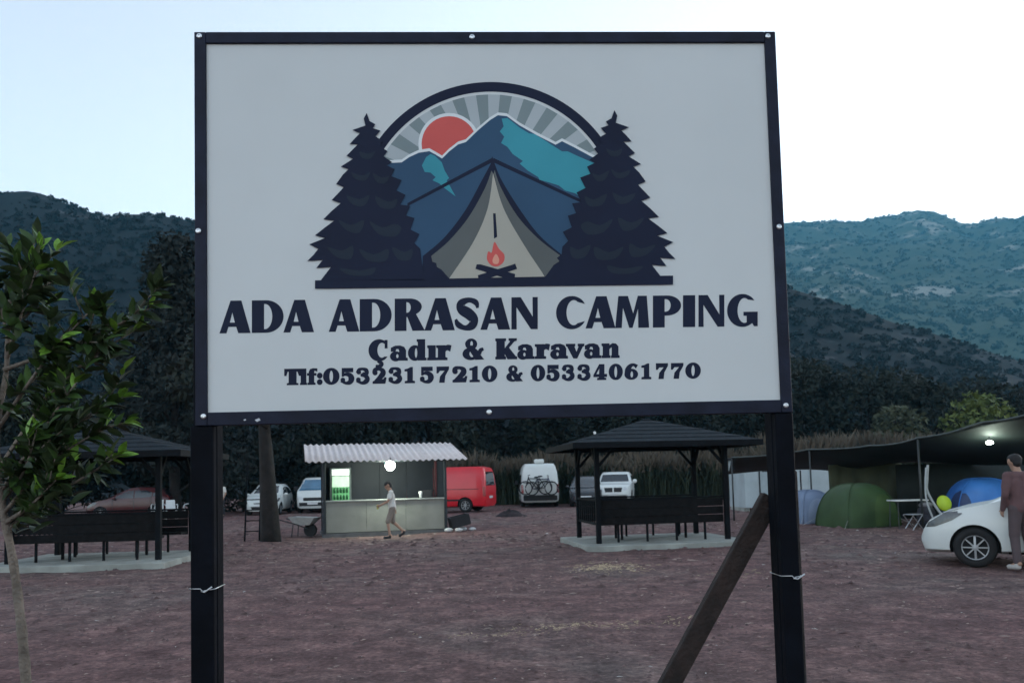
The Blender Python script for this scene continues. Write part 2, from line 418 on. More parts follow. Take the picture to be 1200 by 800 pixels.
for i, (x, y, h, w) in enumerate([(-36, 47, 3.4, 7), (-30.5, 46.5, 3.2, 6), (-25.5, 46, 3.6, 6), (-20.5, 47.5, 3.2, 6), (-15.5, 46.5, 3.4, 6), (-11, 47.5, 3.2, 5.5), (-7, 48, 3.4, 5)]):
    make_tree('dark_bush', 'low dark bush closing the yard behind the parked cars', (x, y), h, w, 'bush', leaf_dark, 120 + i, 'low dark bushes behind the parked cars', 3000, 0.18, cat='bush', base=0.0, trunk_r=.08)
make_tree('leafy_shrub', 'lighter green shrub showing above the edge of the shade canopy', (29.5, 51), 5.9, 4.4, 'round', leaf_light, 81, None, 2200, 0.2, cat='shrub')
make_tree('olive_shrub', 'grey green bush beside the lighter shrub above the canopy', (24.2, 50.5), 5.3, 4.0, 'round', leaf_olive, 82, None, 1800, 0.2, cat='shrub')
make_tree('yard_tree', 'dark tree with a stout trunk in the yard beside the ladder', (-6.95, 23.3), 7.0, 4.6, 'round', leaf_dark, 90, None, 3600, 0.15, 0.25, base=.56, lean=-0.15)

# reeds: one mass of upright blades with tan plumes
def reeds(name, n, x0, x1, y0, y1, h0, h1, label, dens=None, slope=0.0):
    g = rng; x = x0 + (x1 - x0) * g.random(n); y = y0 + (y1 - y0) * g.random(n) + (x - x0) * slope
    clump = np.array([0.85 + 0.25 * mnoise.noise((a * .6, b * .6, 4)) for a, b in zip(x, y)])
    h = (h0 + (h1 - h0) * g.random(n)) * clump; w = 0.014 + 0.018 * g.random(n)
    a = g.random(n) * 6.283; ln = g.normal(size=(n, 2)) * 0.17
    dx, dy = np.cos(a) * w, np.sin(a) * w
    def row(t, s): return np.stack([x + ln[:, 0] * t * t * h + dx * s, y + ln[:, 1] * t * t * h + dy * s, h * t - 0.05], -1)
    rows = [(0, 1), (0, -1), (.45, -1.1), (.45, 1.1), (.8, -1), (.8, 1), (.83, -2.2), (.83, 2.2), (1, -.5), (1, .5)]
    W = np.stack([row(t, s) for t, s in rows], 1).reshape(-1, 3); k = (np.arange(n) * 10)[:, None]
    quads = [(0, 1, 2, 3), (3, 2, 4, 5), (6, 7, 9, 8)]
    Fq = np.concatenate([k + np.array([q]) for q in quads], 0); mi = np.repeat([0, 0, 1], n)
    # leaves off the stalks
    m = n * 2; id_ = g.integers(0, n, m); t = 0.15 + 0.6 * g.random(m); b = g.random(m) * 6.283; l = 0.35 + 0.45 * g.random(m)
    ox = x[id_] + ln[id_, 0] * t * t * h[id_]; oy = y[id_] + ln[id_, 1] * t * t * h[id_]; oz = h[id_] * t
    c, s = np.cos(b), np.sin(b); lw = 0.03
    LV = np.stack([np.stack([ox, oy, oz], -1), np.stack([ox + c * l * .5 - s * lw, oy + s * l * .5 + c * lw, oz + l * .45], -1), np.stack([ox + c * l, oy + s * l, oz + l * .3], -1), np.stack([ox + c * l * .5 + s * lw, oy + s * l * .5 - c * lw, oz + l * .45], -1)], 1).reshape(-1, 3)
    LF = np.arange(4 * m).reshape(m, 4) + len(W)
    o = np_mesh(name, np.concatenate([W, LV]), np.concatenate([Fq, LF]), [reed_green, reed_tan], mi=np.concatenate([mi, np.zeros(m)]))
    return tag(o, label, kind='stuff')
reed_green = mat('reed_green', (0.020, 0.034, 0.017), 0.85, 0.4, 0.5, col2=(0.045, 0.058, 0.032))
reed_tan = mat('reed_plume', (0.095, 0.078, 0.058), 0.9, 0.3, 0.5)
reeds('reeds', 9000, -4, 15, 45.5, 49, 2.4, 3.3, 'tall green reeds with tan plumes behind the parked vans')
reeds('reeds', 7000, 14, 34, 44, 47, 3.2, 4.0, 'tall reeds with pale plumes behind the shade canopy', slope=0.05)

# ------------------------------------------------------------------ the camp sign
HOM = np.array([[0.003597410148845638, -9.066519892151277e-05, -2.058938706269353], [-4.379924747358692e-05, -0.00365659015178926, 0.9832926794800281], [-4.748150673027542e-05, 6.324677903388955e-05, 1.0]])
def S(px, py):
    """point of the printed sheet (sign plane, metres from its centre)"""
    v = HOM @ np.array([px, py, 1.0]); return (v[0] / v[2], v[1] / v[2])

navy = mat('print_navy', (0.010, 0.015, 0.038), 0.55, 0.12, 3, spec=0.15)
sheet_white = mat('sheet_white', (0.60, 0.62, 0.62), 0.5, 0.03, 1.6, spec=0.3)
frame_paint = mat('frame_black_paint', (0.010, 0.013, 0.028), 0.6, 0.3, 9, bump=0.15, spec=0.2)
post_paint = mat('post_black_paint', (0.003, 0.004, 0.007), 0.7, 0.35, 7, bump=0.2, spec=0.08)
rusty = mat('brace_brown_timber', (0.020, 0.012, 0.010), 0.8, 0.45, 14, bump=0.5)
zinc = mat('zinc_steel', (0.6, 0.62, 0.64), 0.3, 0.1, 30, metal=0.9)

SIGN_BASE = Vector((-0.0524, 3.4123, 0.0))
sign = empty('camping_sign', SIGN_BASE, 0, 'large white camping sign with tent emblem on two black posts', 'sign')
sign.rotation_euler = (0.00859, -0.00133, 0.04634)
ZC = 2.583                                   # centre of the panel above the base
HW, HH, RW = 1.25, 0.834, 0.0475
# sheet
MB().box(-HW + 0.02, HW - 0.02, -0.004, 0.004, ZC - HH + 0.02, ZC + HH - 0.02).build('panel', sheet_white, sign)
# frame rails: uprights run full height, rails butt between them
for a in (-1, 1):
    x0, x1 = sorted((a * HW, a * (HW - RW)))
    MB().box(x0, x1, -0.016, 0.03, ZC - HH, ZC + HH).build('frame_upright', frame_paint, sign, bevel=0.002)
for z0, z1 in ((ZC + HH - RW, ZC + HH), (ZC - HH, ZC - HH + RW + 0.006)):
    MB().box(-HW + RW + 0.001, HW - RW - 0.001, -0.016, 0.03, z0, z1).build('frame_rail', frame_paint, sign, bevel=0.002)
# two legs
for xc, w in ((-1.226, 0.098), (1.214, 0.082)):
    MB().box(xc - w / 2, xc + w / 2, 0.031, 0.115, 0.0, ZC - 0.4).build('post', post_paint, sign, bevel=0.006)
for xc, w in ((-1.226, 0.098), (1.214, 0.082)):
    MB().box(xc - w / 2 + 0.002, xc + w / 2 - 0.002, -0.010, 0.0300, 0.0, ZC - HH - 0.002).build('post_facing', post_paint, sign, bevel=0.004)
MB().box(1.232, 1.312, 0.116, 0.19, 0.0, 1.50).build('stake', mat('stake_timber', (0.022, 0.016, 0.016), 0.85, 0.4, 12, bump=0.5), sign, bevel=0.006)
MB().bar((1.20, 0.155, 1.385), (0.36, 0.155, 0.0), 0.085, 0.05, up=(0, 1, 0)).build('brace', rusty, sign, bevel=0.004)
# screws
scr = MB(); scr.lathe([(0.0, 0.0), (0.0105, 0.0), (0.0115, 0.003), (0.008, 0.006), (0.0045, 0.0065), (0.004, 0.004), (0.0, 0.004)], 12, Matrix.Rotation(math.pi / 2, 4, 'X'))
scr_me = scr.mesh('screw'); scr_me.materials.append(zinc)
for q in ((235, 45), (553, 46), (898, 45), (234, 272), (911, 267), (240, 488), (573, 483), (919, 475)):
    u, w = S(*q); o = bpy.data.objects.new('screw', scr_me); COL.objects.link(o); o.parent = sign; o.location = (u, -0.0165, ZC + w)
# wire ties twisted round the legs
for xc, w, z in ((-1.226, 0.098, 1.085), (1.214, 0.082, 1.06)):
    xl, xr, yb = xc - w / 2 - 0.003, xc + w / 2 + 0.003, 0.118
    m = MB(); m.tube([(xl, -0.0125, z), (xl + .045, -0.0135, z), (xl + 0.055, -0.0145, z - 0.010), (xr - 0.03, -0.0135, z - 0.006), (xr, -0.0125, z - 0.002), (xr, yb, z - .001), (xl, yb, z)], 0.0022, 6, True)
    m.tube([(xl + 0.05, -0.0145, z - 0.010), (xl + 0.066, -0.022, z - 0.013), (xl + 0.095, -0.024, z + 0.008)], 0.0036, 6)
    m.build('wire_tie', zinc, sign, True)
chip = mat('chipped_paint', (0.5, 0.52, 0.55), 0.6)
for q, s_ in (((288, 492), 0.006), ((303, 492), 0.012)):
    u, w = S(*q)
    MB().add([(u - s_, -0.0163, ZC + w), (u - s_ * .2, -0.0163, ZC + w - s_ * .7), (u + s_, -0.0163, ZC + w - s_ * .1), (u + s_ * .5, -0.0163, ZC + w + s_ * .6), (u - s_ * .3, -0.0163, ZC + w + s_ * .3)], [(0, 1, 2, 3, 4)]).build('paint_chip', chip, sign)

# ---- print: flat inked layers, each a fraction of a millimetre proud of the one below
class Ink:
    def __init__(s): s.v = []; s.f = []; s.mi = []; s.k = 0
    def poly(s, outer, holes=(), mi=0, lift=None):
        """outer/holes in photo coordinates of the flat print, mapped to the sheet"""
        s.k += 1
        y = -0.0046 - 0.00022 * (s.k if lift is None else lift)
        loops = [[Vector((*S(*p), 0)) for p in l] for l in (outer, *holes)]
        flat = [p for l in loops for p in l]; b = len(s.v)
        for t in tessellate_polygon(loops):
            t = list(t)
            a_, b_, c_ = flat[t[0]], flat[t[1]], flat[t[2]]
            if (b_ - a_).cross(c_ - a_).z < 0: t.reverse()
            s.f.append(tuple(b + i for i in t)); s.mi.append(mi)
        s.v += [(p.x, y, ZC + p.y) for p in flat]
    def build(s, name, mats, parent):
        me = bpy.data.meshes.new(name); me.from_pydata(s.v, [], s.f); me.update()
        me.polygons.foreach_set('material_index', s.mi)
        return link_mesh(name, me, mats, parent)

Z = lambda pts: [(350 + x / 2.6667, 80 + y / 2.6667) for x, y in pts]
def arc(cx, cy, rx, ry, a0, a1, n=16):
    return [(cx + rx * math.cos(R(a0 + (a1 - a0) * i / n)), cy - ry * math.sin(R(a0 + (a1 - a0) * i / n))) for i in range(n + 1)]

ink = Ink()
inks = [navy,
        mat('print_white', (0.70, 0.73, 0.74), 0.5, 0.03, 2, spec=0.3),
        mat('print_ray_grey', (0.21, 0.26, 0.27), 0.5, 0.06, 3, spec=0.15),
        mat('print_ray_pale', (0.42, 0.46, 0.48), 0.5, 0.06, 3, spec=0.15),
        mat('print_red', (0.62, 0.11, 0.10), 0.5, 0.06, 3, spec=0.15),
        mat('print_deep_blue', (0.034, 0.082, 0.15), 0.5, 0.08, 3, spec=0.15),
        mat('print_teal', (0.05, 0.29, 0.36), 0.5, 0.08, 3, spec=0.15),
        mat('print_flap_grey', (0.115, 0.125, 0.125), 0.5, 0.08, 3, spec=0.15),
        mat('print_tan', (0.42, 0.40, 0.345), 0.5, 0.05, 3, spec=0.15),
        mat('print_slate', (0.016, 0.026, 0.044), 0.5, 0.1, 3, spec=0.15),
        mat('print_orange', (0.75, 0.34, 0.25), 0.5, 0.06, 3, spec=0.15)]
C0 = (600, 475)
ink.poly(Z(arc(*C0, 430, 430, 32, 148, 48) + arc(*C0, 400, 400, 148, 32, 48)), mi=0)
disc = arc(*C0, 391, 391, 27, 153, 48)
ink.poly(Z(disc), mi=3)
for k in range(0, 24, 2):                      # sun rays
    a0, a1 = 10 + k * 6.8, 10 + (k + 1) * 6.8
    def edge(a):
        ox, oy = 600, 400; dx, dy = math.cos(R(a)), -math.sin(R(a))
        b = (ox - C0[0]) * dx + (oy - C0[1]) * dy; c = (ox - C0[0]) ** 2 + (oy - C0[1]) ** 2 - 391 ** 2
        t = -b + math.sqrt(b * b - c); return (ox + dx * t, oy + dy * t)
    e0, e1 = edge(a0), edge(a1)
    if min(e0[1], e1[1]) > 330: continue
    ink.poly(Z([(600 + math.cos(R(a0)) * 60, 400 - math.sin(R(a0)) * 60), e0, e1, (600 + math.cos(R(a1)) * 60, 400 - math.sin(R(a1)) * 60)]), mi=2, lift=3)
ink.k = 3
ink.poly(Z(arc(470, 238, 96, 96, 0, 360, 40)[:-1]), mi=1)
ink.poly(Z(arc(470, 238, 86, 86, 0, 360, 40)[:-1]), mi=4)
ridge = [(268, 312), (286, 298), (322, 296), (345, 280), (375, 266), (408, 261), (428, 272), (448, 284), (470, 262), (498, 240), (522, 233), (560, 196), (598, 164), (622, 149), (650, 152), (690, 181), (745, 212), (802, 241), (822, 230), (862, 250), (910, 276), (950, 296)]
ink.poly(Z([(x, y - 9) for x, y in ridge] + [(930, 520), (290, 520)]), mi=1)
ink.poly(Z(ridge + [(900, 640), (330, 640)]), mi=5)
ink.poly(Z([(385, 306), (398, 280), (412, 270), (426, 276), (447, 296), (456, 322), (470, 345), (462, 352), (478, 380), (490, 402), (466, 384), (450, 372), (440, 362), (418, 352), (428, 342), (412, 328), (394, 326)]), mi=6)
ink.poly(Z([(634, 160), (652, 158), (690, 188), (720, 206), (738, 208), (800, 248), (822, 262), (840, 262), (870, 276), (935, 304), (930, 345), (918, 372), (908, 402), (880, 404), (862, 392), (832, 384), (812, 368), (780, 358), (752, 350), (748, 342), (716, 322), (690, 300), (700, 292), (668, 270), (652, 248), (632, 236), (642, 216), (628, 200), (640, 184)]), mi=6)
# tent
for a, b in (((604, 288), (340, 428)), ((608, 288), (884, 418))):
    ink.poly(Z([(a[0], a[1] - 6), (a[0], a[1] + 8), (b[0], b[1] + 5), (b[0], b[1] - 5)]), mi=0, lift=9)
ink.k = 9
lf = [(v.x, v.y) for v in catmull([(600, 300), (572, 352), (520, 446), (455, 530), (388, 588)], 6)]
li = [(v.x, v.y) for v in catmull([(470, 658), (545, 545), (590, 440), (607, 330)], 6)]
ink.poly(Z([(604, 276)] + lf + [(385, 662), (840, 655), (845, 590)] + [(v.x, v.y) for v in catmull([(824, 586), (752, 524), (690, 442), (634, 352), (612, 300)], 6)]), mi=0)
ink.poly(Z([(v.x, v.y) for v in catmull([(602, 322), (580, 380), (530, 468), (470, 540), (414, 588)], 5)] + [(418, 606), (430, 610), (432, 622), (446, 630), (470, 657)] + li[1:]), mi=7)
ink.poly(Z([(v.x, v.y) for v in catmull([(612, 320), (632, 376), (682, 462), (746, 532), (816, 586)], 5)] + [(806, 594), (814, 604), (796, 616), (770, 652)] + [(v.x, v.y) for v in catmull([(766, 648), (700, 548), (640, 440), (609, 330)], 6)][1:]), mi=7)
ink.poly(Z(li[::-1] + [(768, 652)] + [(v.x, v.y) for v in catmull([(766, 648), (700, 548), (640, 440), (609, 336)], 6)][1:-1]), mi=8)
ink.poly(Z([(607, 455), (615, 455), (620, 528), (610, 534)]), mi=0)
ink.poly(Z([(v.x, v.y) for v in catmull([(612, 544), (626, 566), (642, 584), (640, 606), (622, 620), (602, 617), (588, 598), (592, 574), (602, 578), (606, 562)], 4, True)]), mi=4)
ink.poly(Z([(v.x, v.y) for v in catmull([(616, 582), (626, 598), (622, 612), (608, 611), (606, 598)], 4, True)]), mi=10)
ink.poly(Z([(556, 614), (568, 614), (676, 644), (674, 662), (660, 662), (552, 628)]), mi=0)
ink.poly(Z([(676, 612), (664, 616), (560, 648), (562, 664), (580, 662), (682, 628)]), mi=0)
ink.poly(Z([(52, 664), (1168, 649), (1168, 677), (52, 690)]), mi=0)
# fir trees
tl = [(213, 143), (204, 160), (209, 182), (168, 196), (192, 206), (176, 222), (160, 240), (186, 240), (150, 276), (170, 286), (132, 310), (156, 318), (138, 336), (118, 364), (142, 374), (104, 414), (132, 424), (104, 448), (78, 474), (112, 478), (82, 500), (52, 524), (84, 532), (34, 552), (62, 566), (48, 584), (28, 604), (76, 600), (56, 626), (102, 622), (70, 664)]
tr_ = [(392, 664), (384, 600), (380, 566), (362, 548), (378, 520), (350, 506), (362, 470), (336, 462), (348, 432), (318, 428), (334, 398), (306, 384), (322, 352), (290, 340), (300, 318), (276, 306), (292, 296), (266, 278), (278, 262), (254, 246), (262, 228), (240, 216), (256, 198), (232, 190), (240, 178), (222, 168)]
strips = [[(190, 262), (215, 270), (240, 262), (226, 284), (200, 284)], [(165, 328), (200, 338), (225, 326), (210, 352), (180, 350)], [(232, 330), (262, 345), (285, 338), (270, 362), (245, 358)],
          [(150, 400), (190, 412), (222, 398), (205, 432), (170, 428)], [(240, 402), (280, 420), (308, 410), (296, 440), (255, 436)], [(125, 476), (165, 492), (205, 476), (190, 516), (150, 508)],
          [(222, 480), (262, 500), (300, 488), (322, 502), (300, 528), (250, 520)], [(90, 560), (135, 572), (170, 556), (165, 596), (120, 592)], [(190, 566), (235, 584), (280, 566), (272, 604), (215, 602)], [(292, 560), (330, 576), (356, 566), (348, 600), (310, 598)], [(130, 626), (190, 634), (240, 624), (225, 648), (160, 648)]]
for mir in (False, True):
    f_ = (lambda q: (1198 - q[0] + (q[1] - 143) * 0.012, q[1] - 9 + (q[1] - 143) * 0.005)) if mir else (lambda q: q)
    ink.poly(Z([f_(q) for q in tl + tr_]), mi=0, lift=20 if mir else 19)
    for st in strips:
        ink.poly(Z([(v.x, v.y) for v in catmull([f_(q) for q in st], 3, True)]), mi=9, lift=22)
ink.build('emblem', inks, sign)

# ---- lettering. glyphs live in a unit box: x 0..1 of their own width, y 0 (base line)..1 (cap height)
def E_(cx, cy, rx, ry, a0, a1, n=12):
    return [(cx + rx * math.cos(R(a0 + (a1 - a0) * i / n)), cy + ry * math.sin(R(a0 + (a1 - a0) * i / n))) for i in range(n + 1)]
def stroke(pts, ws, n=6):
    """outline of a stroke with changing horizontal/vertical weight"""
    P = catmull([(p[0], p[1], w) for p, w in zip(pts, ws)], n); a = []; b = []
    for i, p in enumerate(P):
        t = (P[min(i + 1, len(P) - 1)] - P[max(i - 1, 0)]); t = Vector((t.x, t.y)).normalized(); nn = Vector((-t.y, t.x)) * (p.z / 2)
        a.append((p.x + nn.x, p.y + nn.y)); b.append((p.x - nn.x, p.y - nn.y))
    return a + b[::-1]
def ring(cx, cy, rx, ry, ix, iy):
    return (E_(cx, cy, rx, ry, 0, 360, 28)[:-1], [E_(cx, cy, ix, iy, 0, 360, 24)[:-1]])
def rect(x0, y0, x1, y1): return ([(x0, y0), (x1, y0), (x1, y1), (x0, y1)], [])
def pl(*p): return (list(p), [])
c_out = E_(.53, .5, .53, .52, 38, 322, 30)
c_in = E_(.66, .5, .30, .41, 300, 60, 24)
G = {
 'A': [([(0, 0), (.36, 1), (.7, 1), (1, 0), (.62, 0), (.55, .2), (.27, .2), (.2, 0)], [[(.31, .31), (.51, .31), (.41, .66)]])],
 'D': [([(0, 0)] + [(0, 1)] + E_(.45, .5, .55, .5, 90, -90, 20), [[(.37, .09), (.37, .91)] + E_(.42, .5, .24, .41, 90, -90, 14)])],
 'R': [([(0, 0), (0, 1)] + E_(.52, .75, .4, .25, 90, -62, 14) + [(1.02, 0), (.62, 0), (.44, .44), (.38, .44), (.38, 0)], [[(.38, .55), (.38, .91)] + E_(.42, .73, .14, .18, 90, -90, 10)])],
 'S': [(stroke([(.9, .70), (.84, .86), (.56, .945), (.26, .84), (.26, .66), (.56, .5), (.76, .32), (.68, .13), (.42, .055), (.14, .16), (.05, .32)], [.07, .16, .13, .24, .3, .34, .3, .26, .13, .17, .07], 5), [])],
 'N': [pl((0, 0), (0, 1), (.34, 1), (.83, .36), (.83, 1), (1, 1), (1, 0), (.76, 0), (.17, .72), (.17, 0))],
 'C': [(E_(.53, .5, .53, .52, 34, 326, 32) + E_(.60, .5, .27, .42, 302, 58, 24), [])],
 'M': [pl((0, 0), (.09, 1), (.36, 1), (.53, .42), (.68, 1), (.93, 1), (1, 0), (.70, 0), (.68, .62), (.5, 0), (.42, 0), (.215, .66), (.17, 0))],
 'P': [([(0, 0), (0, 1)] + E_(.5, .69, .5, .31, 90, -90, 18) + [(.4, .38), (.4, 0)], [[(.4, .48), (.4, .91)] + E_(.45, .695, .2, .215, 90, -90, 12)])],
 'I': [rect(0, 0, 1, 1)],
 'G': [(E_(.5, .5, .5, .52, 40, 318, 32) + E_(.57, .5, .25, .42, 300, 60, 24), []), pl((.55, .44), (1, .44), (1, 0), (.9, 0), (.84, .1), (.66, .06), (.66, .34), (.55, .34))],
 'Ç': [(E_(.53, .5, .53, .52, 40, 320, 30) + E_(.68, .5, .27, .4, 300, 60, 22), []), rect(.86, .62, .95, .98), (stroke([(.5, -.02), (.62, -.12), (.66, -.2), (.55, -.3), (.38, -.28)], [.14, .14, .17, .13, .07], 4), [])],
 'a': [pl((.5, 0), (1, 0), (1, .08), (.9, .1), (.9, .48), (.8, .63), (.58, .7), (.3, .69), (.07, .6), (.07, .45), (.28, .45), (.34, .58), (.5, .58), (.56, .48), (.56, .1)), (E_(.33, .19, .31, .22, 0, 360, 24)[:-1], [E_(.42, .2, .1, .12, 0, 360, 16)[:-1]])],
 'd': [pl((.56, 0), (1, 0), (1, .07), (.92, .1), (.92, 1), (.5, 1), (.5, .94), (.56, .9)), (E_(.36, .345, .36, .36, 0, 360, 28)[:-1], [E_(.43, .345, .1, .27, 0, 360, 20)[:-1]])],
 'ı': [pl((0, 0), (1, 0), (1, .07), (.86, .1), (.86, .69), (0, .69), (0, .62), (.14, .58), (.14, .1), (0, .07))],
 'r': [pl((0, 0), (.72, 0), (.72, .07), (.58, .1), (.58, .69), (0, .69), (0, .62), (.12, .58), (.12, .1), (0, .07)), (stroke([(.5, .4), (.62, .55), (.78, .6), (.96, .56)], [.1, .18, .22, .26], 4), [])],
 '&': [(E_(.4, .76, .27, .25, 0, 360, 24)[:-1], [E_(.42, .77, .09, .17, 0, 360, 16)[:-1]]), (E_(.38, .27, .38, .285, 0, 360, 28)[:-1], [E_(.44, .27, .15, .19, 0, 360, 20)[:-1]]), pl((.2, .66), (.48, .66), (1, 0), (.62, 0)), (stroke([(.98, .5), (.86, .44), (.78, .24), (.6, .06)], [.1, .14, .11, .08], 4), [])],
 'K': [pl((0, 0), (.46, 0), (.46, .08), (.4, .1), (.4, .9), (.46, .92), (.46, 1), (0, 1), (0, .92), (.05, .9), (.05, .1), (0, .08)), pl((.38, .42), (.74, .9), (.64, .93), (.64, 1), (.98, 1), (.98, .93), (.88, .9), (.6, .56), (.94, .1), (1, .08), (1, 0), (.58, 0), (.38, .4))],
 'v': [pl((0, .69), (.48, .69), (.48, .62), (.42, .59), (.58, .26), (.74, .59), (.68, .62), (.68, .69), (1, .69), (1, .62), (.92, .59), (.6, 0), (.42, 0), (.07, .59), (0, .62))],
 'n': [pl((0, 0), (.46, 0), (.46, .07), (.4, .1), (.4, .69), (0, .69), (0, .62), (.07, .58), (.07, .1), (0, .07)), pl((.38, .5), (.48, .62), (.62, .7), (.8, .68), (.93, .55), (.93, .1), (1, .07), (1, 0), (.56, 0), (.56, .07), (.6, .1), (.6, .5), (.54, .56), (.38, .4))],
 'T': [pl((0, 1), (1, 1), (1, .6), (.92, .6), (.84, .86), (.72, .88), (.72, .09), (.84, .06), (.84, 0), (.16, 0), (.16, .06), (.28, .09), (.28, .88), (.16, .86), (.08, .6), (0, .6))],
 'l': [pl((0, 0), (1, 0), (1, .07), (.88, .1), (.88, 1), (0, 1), (0, .93), (.12, .9), (.12, .1), (0, .07))],
 'f': [pl((.05, 0), (.8, 0), (.8, .07), (.66, .1), (.66, .6), (.9, .6), (.9, .7), (.66, .7), (.66, .84), (.74, .92), (1, .86), (1, 1), (.6, 1.02), (.3, .96), (.18, .8), (.18, .7), (0, .7), (0, .6), (.18, .6), (.18, .1), (.05, .07))],
 ':': [(E_(.5, .14, .5, .16, 0, 360, 16)[:-1], []), (E_(.5, .56, .5, .16, 0, 360, 16)[:-1], [])],
 '0': [ring(.5, .5, .5, .52, .14, .40)],
 '1': [pl((.04, 0), (.98, 0), (.98, .08), (.76, .11), (.76, 1), (.6, 1), (.3, .9), (.02, .86), (.02, .78), (.3, .78), (.3, .11), (.04, .08))],
 '2': [(stroke([(.1, .66), (.16, .86), (.46, .94), (.74, .82), (.76, .62), (.52, .36), (.2, .14)], [.2, .24, .14, .26, .34, .26, .12], 5), []), pl((.02, 0), (.92, 0), (1, .34), (.92, .36), (.82, .24), (.3, .22), (.02, .1)), (E_(.17, .68, .15, .13, 0, 360, 14)[:-1], [])],
 '3': [(stroke([(.1, .72), (.2, .9), (.5, .95), (.74, .84), (.7, .64), (.36, .54)], [.2, .16, .12, .26, .32, .1], 5), []), (stroke([(.36, .54), (.7, .48), (.8, .28), (.66, .09), (.36, .045), (.08, .22)], [.08, .2, .36, .24, .12, .22], 5), []), (E_(.15, .25, .14, .12, 0, 360, 14)[:-1], []), (E_(.18, .74, .14, .11, 0, 360, 14)[:-1], [])],
 '5': [pl((.1, 1), (.9, 1), (.9, .78), (.22, .78), (.2, .5), (.1, .5)), (stroke([(.12, .52), (.36, .62), (.66, .56), (.8, .34), (.68, .1), (.36, .045), (.08, .22)], [.06, .14, .26, .38, .26, .12, .22], 5), []), (E_(.15, .25, .14, .12, 0, 360, 14)[:-1], [])],
 '7': [pl((.02, 1), (.96, 1), (.96, .86), (.66, .42), (.6, 0), (.24, 0), (.3, .36), (.7, .78), (.24, .78), (.1, .62), (.02, .62))],
 '4': [([(.44, 1), (.78, 1), (.78, .34), (.98, .34), (.98, .2), (.78, .2), (.78, .1), (.92, .07), (.92, 0), (.3, 0), (.3, .07), (.44, .1), (.44, .2), (.02, .2), (.02, .3)], [[(.16, .34), (.44, .34), (.44, .78)]])],
 '6': [(E_(.5, .32, .48, .34, 0, 360, 30)[:-1], [E_(.54, .31, .13, .24, 0, 360, 18)[:-1]]), (stroke([(.9, .84), (.7, .96), (.46, .9), (.26, .66), (.2, .36)], [.2, .12, .2, .34, .34], 5), [])],
}
def grow(loop, d):
    """push a closed outline outwards by d (inwards when negative)"""
    n = len(loop); area = sum(loop[i - 1][0] * loop[i][1] - loop[i][0] * loop[i - 1][1] for i in range(n))
    sg = 1 if area > 0 else -1; out = []
    for i in range(n):
        p0, p1, p2 = Vector(loop[i - 1]), Vector(loop[i]), Vector(loop[(i + 1) % n])
        t0 = (p1 - p0); t1 = (p2 - p1)
        if t0.length < 1e-6 or t1.length < 1e-6: out.append(tuple(p1)); continue
        t0.normalize(); t1.normalize()
        n0 = Vector((t0.y, -t0.x)) * sg; n1 = Vector((t1.y, -t1.x)) * sg
        b = n0 + n1
        if b.length < 0.3: b = n0
        b.normalize(); out.append(tuple(p1 + b * d / max(0.6, b.dot(n0))))
    return out
def line_of(text, x0, yb0, x1, yb1, cap0, cap1, bold=0.5):
    """text: (glyph, left, right) along the base line from (x0, yb0) to (x1, yb1), photo coordinates of the print"""
    k = Ink()
    for ch, a, b in text:
        for j, (outer, holes) in enumerate(G[ch]):
            def f(q):
                x = a + (b - a) * q[0]; t = (x - x0) / (x1 - x0)
                return (x, yb0 + (yb1 - yb0) * t - (cap0 + (cap1 - cap0) * t) * q[1])
            k.poly(grow([f(q) for q in outer], bold), [grow([f(q) for q in h], -bold * 0.8) for h in holes], lift=1 + j)
    tag(k.build('lettering', [navy], sign), kind='stuff')

z1 = lambda x: 240 + x / 1.7647
w3 = lambda x: 250 + x / 3.6364
w4 = lambda x: 570 + x / 3.6364
line_of([('A', w3(30), w3(157)), ('D', w3(167), w3(298)), ('A', w3(302), w3(427)), ('A', w3(495), w3(620)), ('D', w3(626), w3(758)), ('R', w3(775), w3(896)), ('A', w3(902), w3(1026)), ('S', w3(1028), w3(1136)), ('A', w3(1140), w4(98)), ('N', w4(108), w4(216)),
         ('C', w4(298), w4(420)), ('A', w4(424), w4(546)), ('M', w4(550), w4(690)), ('P', w4(710), w4(826)), ('I', w4(838), w4(886)), ('N', w4(904), w4(1010)), ('G', w4(1026), w4(1152))], 258, 390.2, 887, 381.6, 37.0, 36.0, 0.55)
line_of([('Ç', w3(664), w3(744)), ('a', w3(754), w3(826)), ('d', w3(832), w3(906)), ('ı', w3(914), w3(950)), ('r', w3(952), w3(1012)), ('&', w3(1064), w3(1150)),
         ('K', w4(40), w4(128)), ('a', w4(132), w4(202)), ('r', w4(208), w4(268)), ('a', w4(272), w4(344)), ('v', w4(340), w4(414)), ('a', w4(416), w4(486)), ('n', w4(492), w4(564))], 433, 422.4, 725, 418.6, 23.6, 22.8, 0.7)
d3 = [('T', 305, 372), ('l', 372, 398), ('f', 402, 442), (':', 444, 464), ('0', 470, 536), ('5', 544, 600), ('3', 610, 666), ('2', 680, 736), ('3', 748, 804), ('1', 816, 858), ('5', 882, 938), ('7', 952, 1004), ('2', 1020, 1080), ('1', 1092, 1134), ('0', 1146, 1208)]
d4 = [('&', 86, 152), ('0', 190, 248), ('5', 256, 310), ('3', 322, 374), ('3', 388, 442), ('4', 456, 512), ('0', 522, 578), ('6', 588, 644), ('1', 660, 700), ('7', 722, 772), ('7', 786, 838), ('0', 848, 910)]
line_of([(c, w3(a), w3(b)) for c, a, b in d3] + [(c, w4(a), w4(b)) for c, a, b in d4], 333, 450.8, 820, 442.6, 18.0, 17.2, 0.6)

